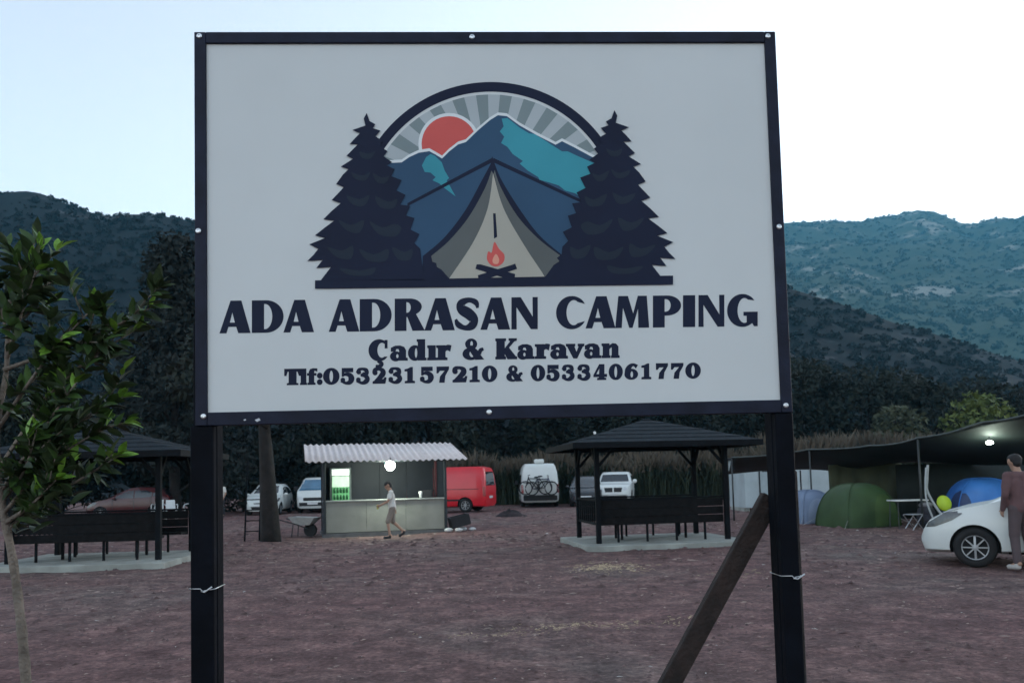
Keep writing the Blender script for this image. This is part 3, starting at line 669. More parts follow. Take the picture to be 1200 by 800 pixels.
# ------------------------------------------------------------------ open shelters with benches
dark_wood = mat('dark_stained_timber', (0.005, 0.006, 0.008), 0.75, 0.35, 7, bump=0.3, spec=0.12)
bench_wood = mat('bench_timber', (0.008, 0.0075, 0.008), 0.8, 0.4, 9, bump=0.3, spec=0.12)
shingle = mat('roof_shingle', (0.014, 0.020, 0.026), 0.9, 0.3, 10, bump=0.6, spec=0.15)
concrete = mat('concrete_pad', (0.28, 0.29, 0.265), 0.9, 0.25, 2.2, bump=0.4, bscale=25)

def shelter(loc, rz, label):
    root = empty('bench_shelter', (loc[0], loc[1], gz(loc[0], loc[1])), rz, label, 'shelter', 'timber bench shelters in the camp yard')
    W, D, t = 1.40, 0.93, 0.11
    MB().box(-1.78, 1.72, -1.52, 1.28, -0.06, t).build('slab', concrete, root, bevel=0.015)
    for sx in (-1, 1):
        for sy in (-1, 1):
            x, y = sx * W, sy * D
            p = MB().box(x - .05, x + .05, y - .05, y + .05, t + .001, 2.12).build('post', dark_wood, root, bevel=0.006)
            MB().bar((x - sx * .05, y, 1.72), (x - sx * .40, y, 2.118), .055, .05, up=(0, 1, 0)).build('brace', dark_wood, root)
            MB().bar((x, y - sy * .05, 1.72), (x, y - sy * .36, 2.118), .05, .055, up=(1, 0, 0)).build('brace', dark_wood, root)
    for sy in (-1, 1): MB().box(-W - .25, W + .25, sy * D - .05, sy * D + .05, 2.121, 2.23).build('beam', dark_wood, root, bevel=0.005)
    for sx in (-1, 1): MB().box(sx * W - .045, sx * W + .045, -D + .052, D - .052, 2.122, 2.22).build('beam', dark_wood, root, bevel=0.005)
    # hipped roof: four slopes of overlapping courses round a short ridge
    ex, ey, ze, zr, rg = 2.0, 1.52, 2.17, 2.72, 0.07
    m = MB(); n = 6
    for k in range(n):
        a, b = k / n, (k + 1.06) / n
        def pt(s, sx, sy): return (sx * (ex + (rg - ex) * min(s, 1)), sy * (ey + (0.02 - ey) * min(s, 1)), ze + (zr - ze) * min(s, 1))
        up = 0.018
        lo = [pt(a, *c) for c in ((-1, -1), (1, -1), (1, 1), (-1, 1))]; hi = [pt(b, *c) for c in ((-1, -1), (1, -1), (1, 1), (-1, 1))]
        vs_ = [(x, y, z + up) for x, y, z in lo] + [(x, y, z + 0.003) for x, y, z in hi] + [(x, y, z - 0.012) for x, y, z in lo]
        fs_ = []
        for i in range(4):
            j = (i + 1) % 4; fs_ += [(i, j, 4 + j, 4 + i), (8 + i, 8 + j, j, i), (8 + j, 8 + i, 4 + i, 4 + j)]
        m.add(vs_, fs_)
    m.add([(-rg - .05, -.04, zr + .012), (rg + .05, -.04, zr + .012), (rg + .05, .04, zr + .012), (-rg - .05, .04, zr + .012), (-rg, 0, zr + .04), (rg, 0, zr + .04)], [(0, 1, 5, 4), (2, 3, 4, 5), (1, 2, 5), (3, 0, 4)])
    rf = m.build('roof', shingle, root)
    MB().box(-ex, ex, -ey - .02, -ey, ze - .1, ze + .02).box(-ex, ex, ey, ey + .02, ze - .1, ze + .02).box(-ex - .02, -ex, -ey, ey, ze - .1, ze + .02).box(ex, ex + .02, -ey, ey, ze - .1, ze + .02).build('fascia', dark_wood, rf)
    # benches along both long sides, with boarded backs
    for sy in (-1, 1):
        yb = sy * (D - .085)
        b = MB().box(-W + .06, W - .06, min(yb, yb - sy * .38), max(yb, yb - sy * .38), .50, .545).build('bench_seat', bench_wood, root, bevel=.005)
        for k in range(3):
            MB().box(-W + .055, W - .055, yb + sy * .004, yb + sy * .034, .475 + k * .172, .475 + k * .172 + .163).build('board', bench_wood, root, bevel=.004)
        MB().box(-W + .052, W - .052, yb - .03, yb + .05, .995, 1.03).build('rail', dark_wood, root, bevel=.004)
        for x in (-.95, -.32, .32, .95):
            MB().bar((x, yb - sy * .04, t + .001), (x, yb - sy * .04, .499), .04).build('bench_leg', dark_wood, root)
    # short sides: rails with upright balusters (one side stays open)
    x = -W
    for z in (.48, .98): MB().box(x - .025, x + .025, -D + .052, D - .052, z, z + .05).build('rail', dark_wood, root, bevel=.004)
    for k in range(9):
        y = -D + .16 + k * (2 * D - .32) / 8
        MB().box(x - .014, x + .014, y - .022, y + .022, .531, .979).build('baluster', dark_wood, root)
    return root
sh1 = shelter((3.0, 18.05), R(8), 'dark timber bench shelter with hipped roof near the white parked cars')
sh2 = copy_tree(sh1); sh2.location = (-8.30, 16.55, 0.0); sh2.rotation_euler = (0, 0, R(3))
sh2['label'] = 'dark timber bench shelter partly hidden by the young leafy tree'

def picnic_table(loc, rz, label):
    root = empty('picnic_table', loc, rz, label, 'table', 'tables inside the bench shelters')
    for k in range(4): MB().box(-.85, .85, -.34 + k * .171, -.34 + k * .171 + .162, .72, .755).build('plank', bench_wood, root, bevel=.004)
    MB().box(-.8, .8, -.28, .28, .66, .719).build('apron', bench_wood, root)
    for sx in (-.72, .72):
        for sy in (-.25, .25): MB().bar((sx, sy, .0), (sx, sy, .659), .045).build('leg', dark_wood, root)
    return root
pt1 = picnic_table((3.0, 18.05, .111), R(8), 'dark plank table standing inside the shelter near the white parked cars')
pt2 = copy_tree(pt1); pt2.location = (-8.30, 16.55, .111); pt2.rotation_euler = (0, 0, R(3)); pt2['label'] = 'dark plank table inside the shelter behind the young leafy tree'

# ------------------------------------------------------------------ kiosk
KZ = -0.15; KW = 3.78
kiosk = empty('kiosk', (-5.80, 24.82, KZ), R(15), 'small kiosk with pale counter front and white corrugated roof', 'kiosk')
k_post = mat('kiosk_dark_steel', (0.014, 0.018, 0.022), 0.5, 0.3, 8)
k_wall = mat('kiosk_wall_panel', (0.015, 0.018, 0.028), 0.6, 0.12, 3)
k_front = mat('kiosk_counter_board', (0.215, 0.215, 0.19), 0.6, 0.10, 2.5, bump=0.1)
k_roof = mat('corrugated_white_sheet', (0.68, 0.60, 0.58), 0.5, 0.08, 5)
k_red = mat('kiosk_red_post', (0.05, 0.008, 0.011), 0.5, 0.2, 5)
MB().box(-.05, KW + .05, -.05, 2.1, -.05, .10).build('plinth', mat('kiosk_plinth', (.10, .10, .105), .9, .2, 4), kiosk)
wid = (KW - .12) / 3
for k in range(3):
    MB().box(.06 + k * wid + .004, .06 + (k + 1) * wid - .004, 0, .03, .12, 1.06).build('counter_panel', k_front, kiosk, bevel=.003)
MB().box(-.02, KW + .02, -.06, .42, 1.062, 1.10).build('counter_top', mat('counter_top', (.30, .31, .30), .45, .1, 4), kiosk, bevel=.004)
for x, y in ((0.02, 0.02), (KW - .02, 0.02), (0.02, 2.0), (KW - .02, 2.0)):
    z1_ = 2.25 if y < 1 else 2.72
    if y < 1: MB().box(x - .04, x + .04, y - .085, y - .021, .101, z1_).build('post', k_post, kiosk, bevel=.004)
    else: MB().box(x - .04, x + .04, y - .04, y + .04, .101, z1_).build('post', k_post, kiosk, bevel=.004)
MB().box(KW - .30, KW - .23, .30, .37, .101, 2.28).build('post', k_red, kiosk, bevel=.004)
for k in range(4):
    w_ = (KW - .14) / 4
    MB().box(.07 + k * w_ + .003, .07 + (k + 1) * w_ - .003, 1.98, 2.02, .101, 2.68).build('wall_panel', k_wall, kiosk, bevel=.003)
for x in (.02, KW - .02):
    MB().add([(x - .012, .06, .101), (x - .012, 1.955, .101), (x - .012, 1.955, 2.62), (x - .012, .06, 2.2 if x > 1 else 2.2), (x + .012, .06, .101), (x + .012, 1.955, .101), (x + .012, 1.955, 2.62), (x + .012, .06, 2.2)],
             [(0, 1, 2, 3), (7, 6, 5, 4), (0, 4, 5, 1), (1, 5, 6, 2), (2, 6, 7, 3), (3, 7, 4, 0)]).build('side_wall', k_wall, kiosk)
MB().box(-.3, KW + .3, -.12, -.04, 2.251, 2.33).build('beam', k_post, kiosk, bevel=.004)
MB().box(-.3, KW + .3, 1.96, 2.04, 2.721, 2.79).build('beam', k_post, kiosk, bevel=.004)
# corrugated roof in four lapped sheets, falling to the front
def roof_sheet(x0, x1, lift):
    n = int((x1 - x0) / .19 * 8); y0, y1 = -.52, 2.42; sl = (2.79 - 2.33) / 2.08; vs_ = []; fs_ = []
    for i in range(n + 1):
        x = x0 + (x1 - x0) * i / n; c = .026 * math.sin(x / .19 * 2 * math.pi)
        for y in (y0, y1):
            z = 2.375 + (y + .08) * sl + c + lift
            vs_ += [(x, y, z), (x, y, z - .006)]
    for i in range(n):
        a = i * 4; b = a + 4
        fs_ += [(a, b, b + 2, a + 2), (a + 1, a + 3, b + 3, b + 1), (a, a + 1, b + 1, b), (a + 2, b + 2, b + 3, a + 3)]
    return MB().add(vs_, fs_).build('roof_sheet', k_roof, kiosk, True)
for k in range(4):
    L_ = (KW + 1.1) / 4; roof_sheet(-.55 + k * L_, -.55 + (k + 1) * L_ + .06, .008 * (k % 2))

def at_kiosk(x, y, z=0.0): return kiosk.matrix_basis @ Vector((x, y, z))
bpy.context.view_layer.update()
# lit globe lamp under the eave
p = at_kiosk(2.0, -.30, 2.13)
lamp = empty('hanging_lamp', p, 0, 'glowing white globe lamp hanging under the kiosk eave', 'lamp')
glow = mat('lamp_glow', (.9, 1, .9), .4, 0, 1, emit=(0.86, 1.0, 0.86), estr=12.0)
MB().ball((0, 0, 0), .15, 12).build('globe', glow, lamp, True)
MB().lathe([(.05, .14), (.05, .19), (.02, .2), (.012, .26)], 12).build('holder', k_post, lamp)
ld = bpy.data.lights.new('lamp_light', 'POINT'); ld.energy = 34; ld.color = (0.86, 1.0, 0.84); ld.shadow_soft_size = .16
lo_ = bpy.data.objects.new('lamp_light', ld); COL.objects.link(lo_); lo_.parent = lamp; lo_.location = (0, -.02, -.17)
# glass door cooler
p = at_kiosk(.58, 1.28, .102)
cool = empty('drinks_cooler', p, R(15), 'lit drinks cooler glowing white and green behind the kiosk counter', 'cooler')
cbody = mat('cooler_body', (.10, .12, .12), .4, .1, 5)
MB().box(-.34, .34, .02, .55, 0, 2.02).build('cabinet', cbody, cool, bevel=.01)
MB().box(-.27, .27, -.012, .018, 1.78, 1.97).build('header_light', mat('cooler_header', (.8, .9, .85), .4, 0, 1, emit=(.86, 1, .9), estr=0.3), cool)
MB().box(-.27, .27, -.008, .018, 1.40, 1.75).build('lit_shelf', mat('cooler_upper', (.6, .8, .6), .4, .2, 3, emit=(.62, .95, .66), estr=.08), cool)
MB().box(-.27, .27, -.008, .018, .95, 1.39).build('lit_shelf', mat('cooler_lower', (.15, .45, .2), .4, .3, 3, emit=(.12, .42, .16), estr=.06), cool)
for k in range(5):
    for z in (1.0, 1.21):
        MB().lathe([(.03, 0), (.032, .1), (.018, .14), (.014, .17)], 8, Matrix.Translation((-.2 + k * .1, -.035, z))).build('bottle_display', mat('bottle_green', (.03, .12, .05), .25, .2, 9), cool, True)
# things on the counter
p = at_kiosk(3.22, .1, 1.101)
MB().box(p.x - .16, p.x + .14, p.y - .1, p.y + .12, p.z, p.z + .24).box(p.x - .12, p.x + .1, p.y - .104, p.y - .1, p.z + .05, p.z + .2).build('till', mat('black_plastic', (.015, .015, .017), .4, .2, 9), None, bevel=.01)
tag(bpy.data.objects['till'], 'small black till at the end of the kiosk counter', 'till')
p = at_kiosk(2.98, .06, 1.101)
MB().lathe([(.035, 0), (.045, .1), (.06, .16), (.05, .2), (.03, .21)], 12, Matrix.Translation(p)).build('paper_cup', mat('white_paper', (.7, .7, .68), .6, .05, 9), None, True)
tag(bpy.data.objects['paper_cup'], 'white paper cup beside the till on the kiosk counter', 'cup')

# things on the ground round the kiosk
def cart(loc, rz):
    root = empty('wheelbarrow', loc, rz, 'pale wheelbarrow with a dark wheel beside the kiosk', 'wheelbarrow')
    tub = mat('pale_tub', (.42, .43, .42), .5, .15, 6)
    MB().add([(-.42, -.3, .62), (.42, -.3, .58), (.42, .3, .58), (-.42, .3, .62), (-.25, -.18, .36), (.22, -.18, .36), (.22, .18, .36), (-.25, .18, .36)], [(4, 7, 6, 5), (0, 1, 5, 4), (1, 2, 6, 5), (2, 3, 7, 6), (3, 0, 4, 7)]).build('tub', tub, root)
    MB().tube([(.18, y_, .2) for y_ in (-.05, 0, .05)], .2, 16).build('wheel', mat('rubber', (.012, .012, .013), .8, .2, 9), root)
    for s in (-1, 1):
        MB().tube([(.2, s * .08, .2), (-.1, s * .2, .36), (-.75, s * .28, .55)], .018, 8).build('handle', k_post, root)
        MB().tube([(-.3, s * .2, .37), (-.34, s * .22, .0)], .016, 8).build('leg', k_post, root)
    return root
cart((-6.45, 25.1, gz(-6.45, 25.1) + .01), R(-10))
bx = empty('black_crate', (-1.72, 25.9, gz(-1.72, 25.9)), R(20), 'black plastic crate tilted on pale wrapping beside the kiosk', 'crate')
blk = mat('black_crate_plastic', (.012, .012, .015), .5, .3, 8)
Mt = Matrix.Translation((0, 0, .16)) @ Matrix.Rotation(R(-12), 4, 'Y')
MB().box(-.3, .3, -.2, .2, 0, .02, Mt).build('bottom', blk, bx)
for y in (-.2, .2): MB().box(-.3, .3, y - .012, y + .012, .021, .34, Mt).build('side', blk, bx)
for x in (-.3, .3): MB().box(x - .012, x + .012, -.187, .187, .021, .34, Mt).build('side', blk, bx)
for x, y, r_ in ((-.42, -.12, .12), (-.12, -.24, .11), (.38, -.06, .1), (.1, .1, .12)):
    MB().ball((x, y, r_ * .5), r_, 6, (1.2, 1, .62)).build('wrapping', mat('pale_wrap', (.5, .5, .5), .6, .2, 9), bx)
# dark spoil heap and fire ring by the vans
def heap(name, loc, r, h, m, label, cat, seed):
    g = random.Random(seed); vs_ = []; fs_ = []; n = 18; k = 6
    for i in range(k + 1):
        t = i / k
        for j in range(n):
            a = 2 * math.pi * j / n; rr = r * t * (1 + .3 * mnoise.noise((math.cos(a) * 1.5, math.sin(a) * 1.5, seed)))
            vs_.append((rr * math.cos(a) * 1.5, rr * math.sin(a), h * (1 - t) ** .8 * (1 + .35 * g.uniform(-1, 1)) - .03 * (t > .99)))
    for i in range(k):
        for j in range(n): fs_.append((i * n + j, (i + 1) * n + j, (i + 1) * n + (j + 1) % n, i * n + (j + 1) % n))
    o = MB().add(vs_, fs_).build(name, m, None, True); o.location = (*loc, gz(*loc)); return tag(o, label, cat)
heap('soil_heap', (-.2, 32.4), .42, .26, mat('dark_spoil', (.03, .022, .024), .95, .4, 6), 'low dark heap of soil in front of the camper van', 'heap', 4)

# ladder against the yard tree
lad = empty('wooden_ladder', (-7.52, 23.35, gz(-7.5, 23.3)), R(10), 'dark wooden ladder leaning on the stout yard tree', 'ladder')
for s in (-.2, .2): MB().bar((s, 0, 0), (s + .05, .25, 2.3), .045, .03).build('stile', dark_wood, lad)
for k in range(7):
    z = .28 + k * .3; MB().bar((-.2 + z * .02, z * .108, z), (.2 + z * .02, z * .108, z), .03).build('rung', dark_wood, lad)
# white pole behind the shelter
wp = empty('white_pole', (3.05, 30.0, gz(3.05, 30)), 0, 'thin white pole standing behind the bench shelter', 'pole')
MB().tube([(0, 0, -.05), (0.02, 0, 1.6), (.01, 0, 3.1)], [.05, .046, .042], 10).build('shaft', mat('white_pole_paint', (.72, .73, .72), .5, .08, 4), wp, True)
MB().lathe([(.055, 3.1), (.055, 3.14), (.02, 3.17)], 10).build('cap', zinc, wp)

# ------------------------------------------------------------------ shade canopy and the camp under it
net = mat('shade_cloth', (0.012, 0.017, 0.016), 0.75, 0.3, 1.5, bump=0.3, bscale=60)
can = empty('shade_canopy', (12.5, 21.5, 0), 0, 'large sagging dark shade cloth stretched over the camping tents', 'canopy')
front = [(12.9, 14.0, 2.86), (11.0, 16.6, 2.60), (10.6, 18.3, 2.47), (10.1, 20.2, 2.24), (9.75, 22.2, 2.14), (8.85, 24.2, 2.12), (6.95, 25.8, 1.97)]
back = [(18.5, 21.0, 1.75), (14.6, 22.2, 1.52), (13.5, 23.6, 1.55), (12.0, 24.9, 1.68), (10.9, 26.2, 1.42), (9.75, 27.6, 1.55), (7.5, 28.6, 1.46)]
fc = catmull(front, 6); bc = catmull(back, 6); n = len(fc); k = 16; vs_ = []; fs_ = []
off = Vector(can.location)
for i in range(n):
    for j in range(k):
        t = j / (k - 1); p = fc[i].lerp(bc[i], t)
        sag = -.10 * math.sin(math.pi * t) * (1 + .5 * math.sin(i * .55)) + .03 * mnoise.noise((p.x * .9, p.y * .9, 2))
        if j == 0: sag += -.05 * abs(math.sin(i * math.pi / 6))
        vs_.append(p + Vector((0, 0, sag)) - off)
for i in range(n - 1):
    for j in range(k - 1): fs_.append((i * k + j, (i + 1) * k + j, (i + 1) * k + j + 1, i * k + j + 1))
cl = MB().add(vs_, fs_).build('cloth', net, can, True)
sol = cl.modifiers.new('thick', 'SOLIDIFY'); sol.thickness = .012
# hem rope along the front edge
MB().tube([vs_[i * k] + Vector((0, -.01, .012)) for i in range(n)], .022, 6).build('hem', mat('pale_hem', (.07, .085, .085), .7, .2, 4), can, True)
pole_m = mat('canopy_pole_steel', (.035, .04, .042), .5, .25, 6)
for p in (front[1], front[3], front[5], front[6], back[1], back[3], back[5], back[6]):
    MB().tube([(p[0] - off.x, p[1] - off.y, -.02), (p[0] - off.x, p[1] - off.y, p[2] - .03)], .028, 8).build('pole', pole_m, can, True)
# hanging drop at the rear
tarp_m = mat('olive_tarp', (.050, .055, .030), .8, .3, 1.4)
def drop(name, a, b, z0, z1, m, label, cat):
    a = Vector(a); b = Vector(b); n_ = 24; vs2 = []; fs2 = []; nr = (b - a).normalized().cross(Vector((0, 0, 1)))
    for i in range(n_ + 1):
        t = i / n_; w = .05 * math.sin(t * 26) + .03 * math.sin(t * 61 + 1)
        for z in (z0, z0 + (z1 - z0) * .5, z1): vs2.append(a.lerp(b, t) + nr * w * (1.2 - .8 * (z - z0) / (z1 - z0)) + Vector((0, 0, z)))
    for i in range(n_):
        for j in range(2): fs2.append((i * 3 + j, i * 3 + 3 + j, i * 3 + 4 + j, i * 3 + 1 + j))
    o = MB().add(vs2, fs2).build(name, m, None, True); s_ = o.modifiers.new('thick', 'SOLIDIFY'); s_.thickness = .008
    return tag(o, label, cat)
drop('tarp', (9.65, 24.9, 0), (12.0, 25.1, 0), 0.0, 1.66, tarp_m, 'mottled olive tarpaulin hung behind the green dome tent', 'tarp')
drop('dark_screen', (11.5, 24.45, 0), (17.2, 22.3, 0), 0.0, 1.62, net, 'dark screen cloth hanging at the rear of the canopy behind the blue tent', 'screen')

# lamp under the cloth
lp = Vector((11.35, 19.3, 2.06))
lamp2 = empty('camp_lantern', lp, 0, 'small lit lantern hanging under the dark shade canopy', 'lamp')
MB().ball((0, 0, 0), .055, 10, (1.5, 1, .8)).build('bulb', glow, lamp2, True)
MB().tube([(0, 0, .05), (.01, 0, .22), (0, 0, .34)], .008, 6).build('cord', k_post, lamp2)
l2 = bpy.data.lights.new('lantern_light', 'POINT'); l2.energy = 6; l2.color = (.8, 1, .82); l2.shadow_soft_size = .06
o2 = bpy.data.objects.new('lantern_light', l2); COL.objects.link(o2); o2.parent = lamp2; o2.location = (0, -.02, -.09)

# tents
def dome_tent(name, loc, rz, wx, wy, h, m, label, door=None, doorm=None):
    root = empty(name, (*loc, gz(*loc)), rz, label, 'tent')
    n_, k_ = 48, 14; vs2 = []; fs2 = []
    for i in range(k_ + 1):
        t = i / k_; zz = h * math.sin(t * math.pi / 2) ** .92; rr = math.cos(t * math.pi / 2) ** .62
        for j in range(n_):
            a = 2 * math.pi * j / n_; c, s = math.cos(a), math.sin(a)
            q = 1 / max(abs(c), abs(s)) ** (.72 * (1 - t * .55)); fl = 1 - .045 * (1 - abs(math.cos(2 * a + math.pi / 2)) ** .5) * math.sin(math.pi * min(1, t + .2))
            vs2.append((wx / 2 * rr * c * q * fl, wy / 2 * rr * s * q * fl, zz + .004 * math.sin(9 * a)))
    for i in range(k_):
        for j in range(n_): fs2.append((i * n_ + j, i * n_ + (j + 1) % n_, (i + 1) * n_ + (j + 1) % n_, (i + 1) * n_ + j))
    sh = MB().add(vs2, fs2).build('canopy', m, root, True)
    for a0 in (math.pi / 4, 3 * math.pi / 4):
        pts = []
        for i in range(-k_, k_ + 1):
            t = abs(i) / k_; t = 1 - t; zz = h * math.sin(t * math.pi / 2) ** .92; rr = math.cos(t * math.pi / 2) ** .62
            a = a0 + (math.pi if i < 0 else 0); q = 1 / max(abs(math.cos(a)), abs(math.sin(a))) ** (.72 * (1 - t * .55))
            pts.append((wx / 2 * rr * math.cos(a) * q * 1.008, wy / 2 * rr * math.sin(a) * q * 1.008, zz + .008))
        MB().tube(pts, .012, 6).build('pole', m, root, True)
    if door is not None:
        me = sh.data; bv = BVHTree.FromPolygons([v.co.copy() for v in me.vertices], [tuple(p.vertices) for p in me.polygons])
        d = Vector((math.cos(door), math.sin(door), 0)); sd = Vector((-d.y, d.x, 0)); vs3 = []; fs3 = []; nn = 12
        for i in range(nn + 1):
            for j in range(nn + 1):
                zz = .04 + h * .72 * j / nn; hw = .36 * math.sqrt(max(0.0, 1 - (j / nn) ** 2.4)) + .015
                o_ = d * 3 + sd * (hw * (2 * i / nn - 1)) + Vector((0, 0, zz)); hit = bv.ray_cast(o_, -d)
                vs3.append((hit[0] if hit[0] else o_ - d * 2.6) + d * .012)
        for i in range(nn):
            for j in range(nn): fs3.append((i * (nn + 1) + j, (i + 1) * (nn + 1) + j, (i + 1) * (nn + 1) + j + 1, i * (nn + 1) + j + 1))
        MB().add(vs3, fs3).build('door_flap', doorm or m, root, True)
    for a in range(4):
        a_ = math.pi / 4 + a * math.pi / 2; x, y = wx * .62 * math.cos(a_) * 1.15, wy * .62 * math.sin(a_) * 1.15
        MB().tube([(x * .86, y * .86, .22), (x * 1.2, y * 1.2, .0)], .004, 4).build('guy_line', mat('guy_cord', (.4, .4, .38), .8), root)
    return root
dome_tent('dome_tent', (9.2, 21.9), R(12), 1.72, 1.6, 1.12, mat('tent_green', (.030, .062, .020), .65, .2, 2.2), 'dark green dome tent under the shade canopy', -math.pi / 2 + .5, mat('tent_green_flap', (.042, .08, .022), .65, .2, 2.2))
dome_tent('dome_tent', (8.62, 23.8), R(8), 1.15, 1.3, .94, mat('tent_pale_blue', (.16, .21, .31), .6, .12, 2.5), 'pale grey blue dome tent half hidden behind the sign post', -math.pi / 2, mat('tent_pale_flap', (.21, .26, .36), .6, .12, 2.5))
dome_tent('dome_tent', (12.0, 20.9), R(-14), 1.75, 1.7, 1.2, mat('tent_blue', (.03, .13, .42), .6, .15, 2.2), 'bright blue dome tent behind the white hatchback', -math.pi / 2 - .9, mat('tent_navy_flap', (.015, .03, .10), .6, .15, 2.2))
# yellow green round folded tent bag
fb = empty('round_tent_bag', (10.58, 20.05, 0), R(10), 'bright yellow green round bag leaning beside the blue tent', 'bag')
Mb = Matrix.Translation((0, 0, .62)) @ Matrix.Rotation(R(78), 4, 'X')
MB().lathe([(.0, -.04), (.16, -.04), (.19, -.02), (.2, 0), (.19, .02), (.16, .04), (0, .04)], 24, Mb).build('disc', mat('hi_vis_yellow', (.32, .44, .02), .55, .12, 5), fb, True)
MB().lathe([(.09, -.046), (.10, -.05), (.11, -.046)], 20, Mb).build('seam', mat('hi_vis_dark', (.22, .32, .03), .6), fb)
MB().tube([(.02, .03, .42), (.12, -.05, .2), (.2, -.12, .0)], .03, 8).build('strap', mat('pale_strap', (.45, .47, .45), .6), fb, True)
MB().tube([(-.1, .08, 0), (-.02, .06, .4), (0, .05, .56)], .015, 6).build('stand', pole_m, fb)
# leaning hoses / poles
for q, (a, b, c, r_) in enumerate((((9.85, 19.3, 1.56), (9.72, 19.1, .9), (10.35, 18.7, .03), .028), ((9.78, 19.25, 1.5), (9.62, 19.0, .75), (9.75, 18.75, .03), .022))):
    o = MB().tube(catmull([a, ((a[0] + b[0]) / 2 - .02, (a[1] + b[1]) / 2, (a[2] + b[2]) / 2), b, ((b[0] + c[0]) / 2 + (-.06 if q == 0 else 0), (b[1] + c[1]) / 2, .32), c], 8), r_, 8).build('bent_pole', mat('pale_plastic_pipe', (.34, .36, .36), .5, .15, 5), None, True)
    tag(o, ('long pale bent pole leaning out from under the shade canopy', 'shorter pale pole beside the long bent one by the green tent')[q], 'pole')
# camp table and bits
ct = empty('camp_table', (9.95, 20.6, 0), R(4), 'low camp table with a white top beside the green tent', 'table')
MB().box(-.42, .42, -.24, .24, .68, .71).build('top', mat('white_table_top', (.66, .67, .66), .5, .06, 4), ct, bevel=.005)
for sx in (-.36, .36):
    for sy in (-.19, .19): MB().tube([(sx, sy, .679), (sx * 1.05, sy * 1.1, 0)], .013, 6).build('leg', pole_m, ct)
st = empty('camp_stool', (9.75, 19.95, 0), R(20), 'small grey folding stool in front of the white camp table', 'stool')
MB().box(-.17, .17, -.15, .15, .36, .385).build('seat', mat('grey_canvas', (.22, .23, .25), .8, .15, 6), st, bevel=.008)
for s in (-.14, .14):
    MB().tube([(-.16, s, .355), (.16, s, 0)], .011, 6).build('leg', zinc, st); MB().tube([(.16, s * .9, .355), (-.16, s * .9, 0)], .011, 6).build('leg', zinc, st)
rk = empty('backpack', (10.35, 20.5, 0), R(-15), 'dark slumped backpack on the soil beside the camp table', 'backpack')
bp = mat('backpack_fabric', (.03, .03, .04), .8, .3, 7)
MB().ball((0, 0, .3), .3, 10, (.75, .6, 1.0)).build('body', bp, rk, True)
MB().ball((0, -.16, .2), .16, 8, (.9, .6, .9)).build('pocket', bp, rk, True)
MB().ball((0, .0, .57), .14, 8, (1.2, .9, .6)).build('lid', mat('backpack_grey', (.2, .2, .22), .7), rk, True)
# pale cabin behind the canopy
cab = empty('site_cabin', (10.9, 31.8, 0), R(3), 'pale blue grey cabin with dark framed door behind the shelter', 'cabin')
cw = mat('cabin_panel', (.38, .44, .46), .6, .1, 1.5)
for k_ in range(4): MB().box(-1.9 + k_ * .85 + .004, -1.9 + (k_ + 1) * .85 - .004, 0, 1.9, .12, 2.0).build('wall_panel', cw, cab, bevel=.004)
MB().box(-2.0, 1.6, -.1, 2.0, 2.002, 2.1).build('roof', k_post, cab, bevel=.01)
dr = MB().box(-1.28, -.62, -.03, -.005, .14, 1.86).build('door', mat('cabin_door', (.30, .36, .38), .5, .1, 3), cab, bevel=.004)
for a in ((-1.33, -1.285, .14, 1.905), (-.615, -.57, .14, 1.905)): MB().box(a[0], a[1], -.04, -.004, a[2], a[3]).build('frame', k_post, dr)
MB().box(-1.284, -.616, -.04, -.004, 1.864, 1.905).build('frame', k_post, dr)
MB().box(-1.2, -.7, -.033, -.031, 1.5, 1.54).build('glazing_bar', k_post, dr)
for x in (-1.8, -.2, 1.4): MB().box(x - .1, x + .1, .1, 1.8, -.02, .118).build('footing', concrete, cab)

# ------------------------------------------------------------------ vehicles (local x forward, y to the left, z up)
rubber = mat('tyre_rubber', (.012, .012, .013), .85, .2, 12)
alloy = mat('wheel_alloy', (.34, .35, .36), .4, .12, 12, metal=.5)
glass_dark = mat('car_glass', (.012, .018, .024), .06, .15, 2, spec=.9)
glass_blue = mat('van_glass_blue', (.05, .15, .25), .08, .2, 2, spec=.9)
trim_black = mat('trim_black', (.010, .010, .012), .6, .2, 10)
lens_clear = mat('lamp_lens', (.55, .57, .58), .12, .1, 20, spec=.9)
lens_smoke = mat('smoked_lens', (.05, .055, .06), .12, .2, 20, spec=.8)
lens_red = mat('lamp_red', (.30, .012, .012), .15, .15, 20, spec=.8)
plate_m = mat('number_plate', (.55, .56, .56), .5, .08, 20)

def interp(tab, x):
    tab = sorted(tab)
    return float(np.interp(x, [a for a, _ in tab], [b for _, b in tab]))

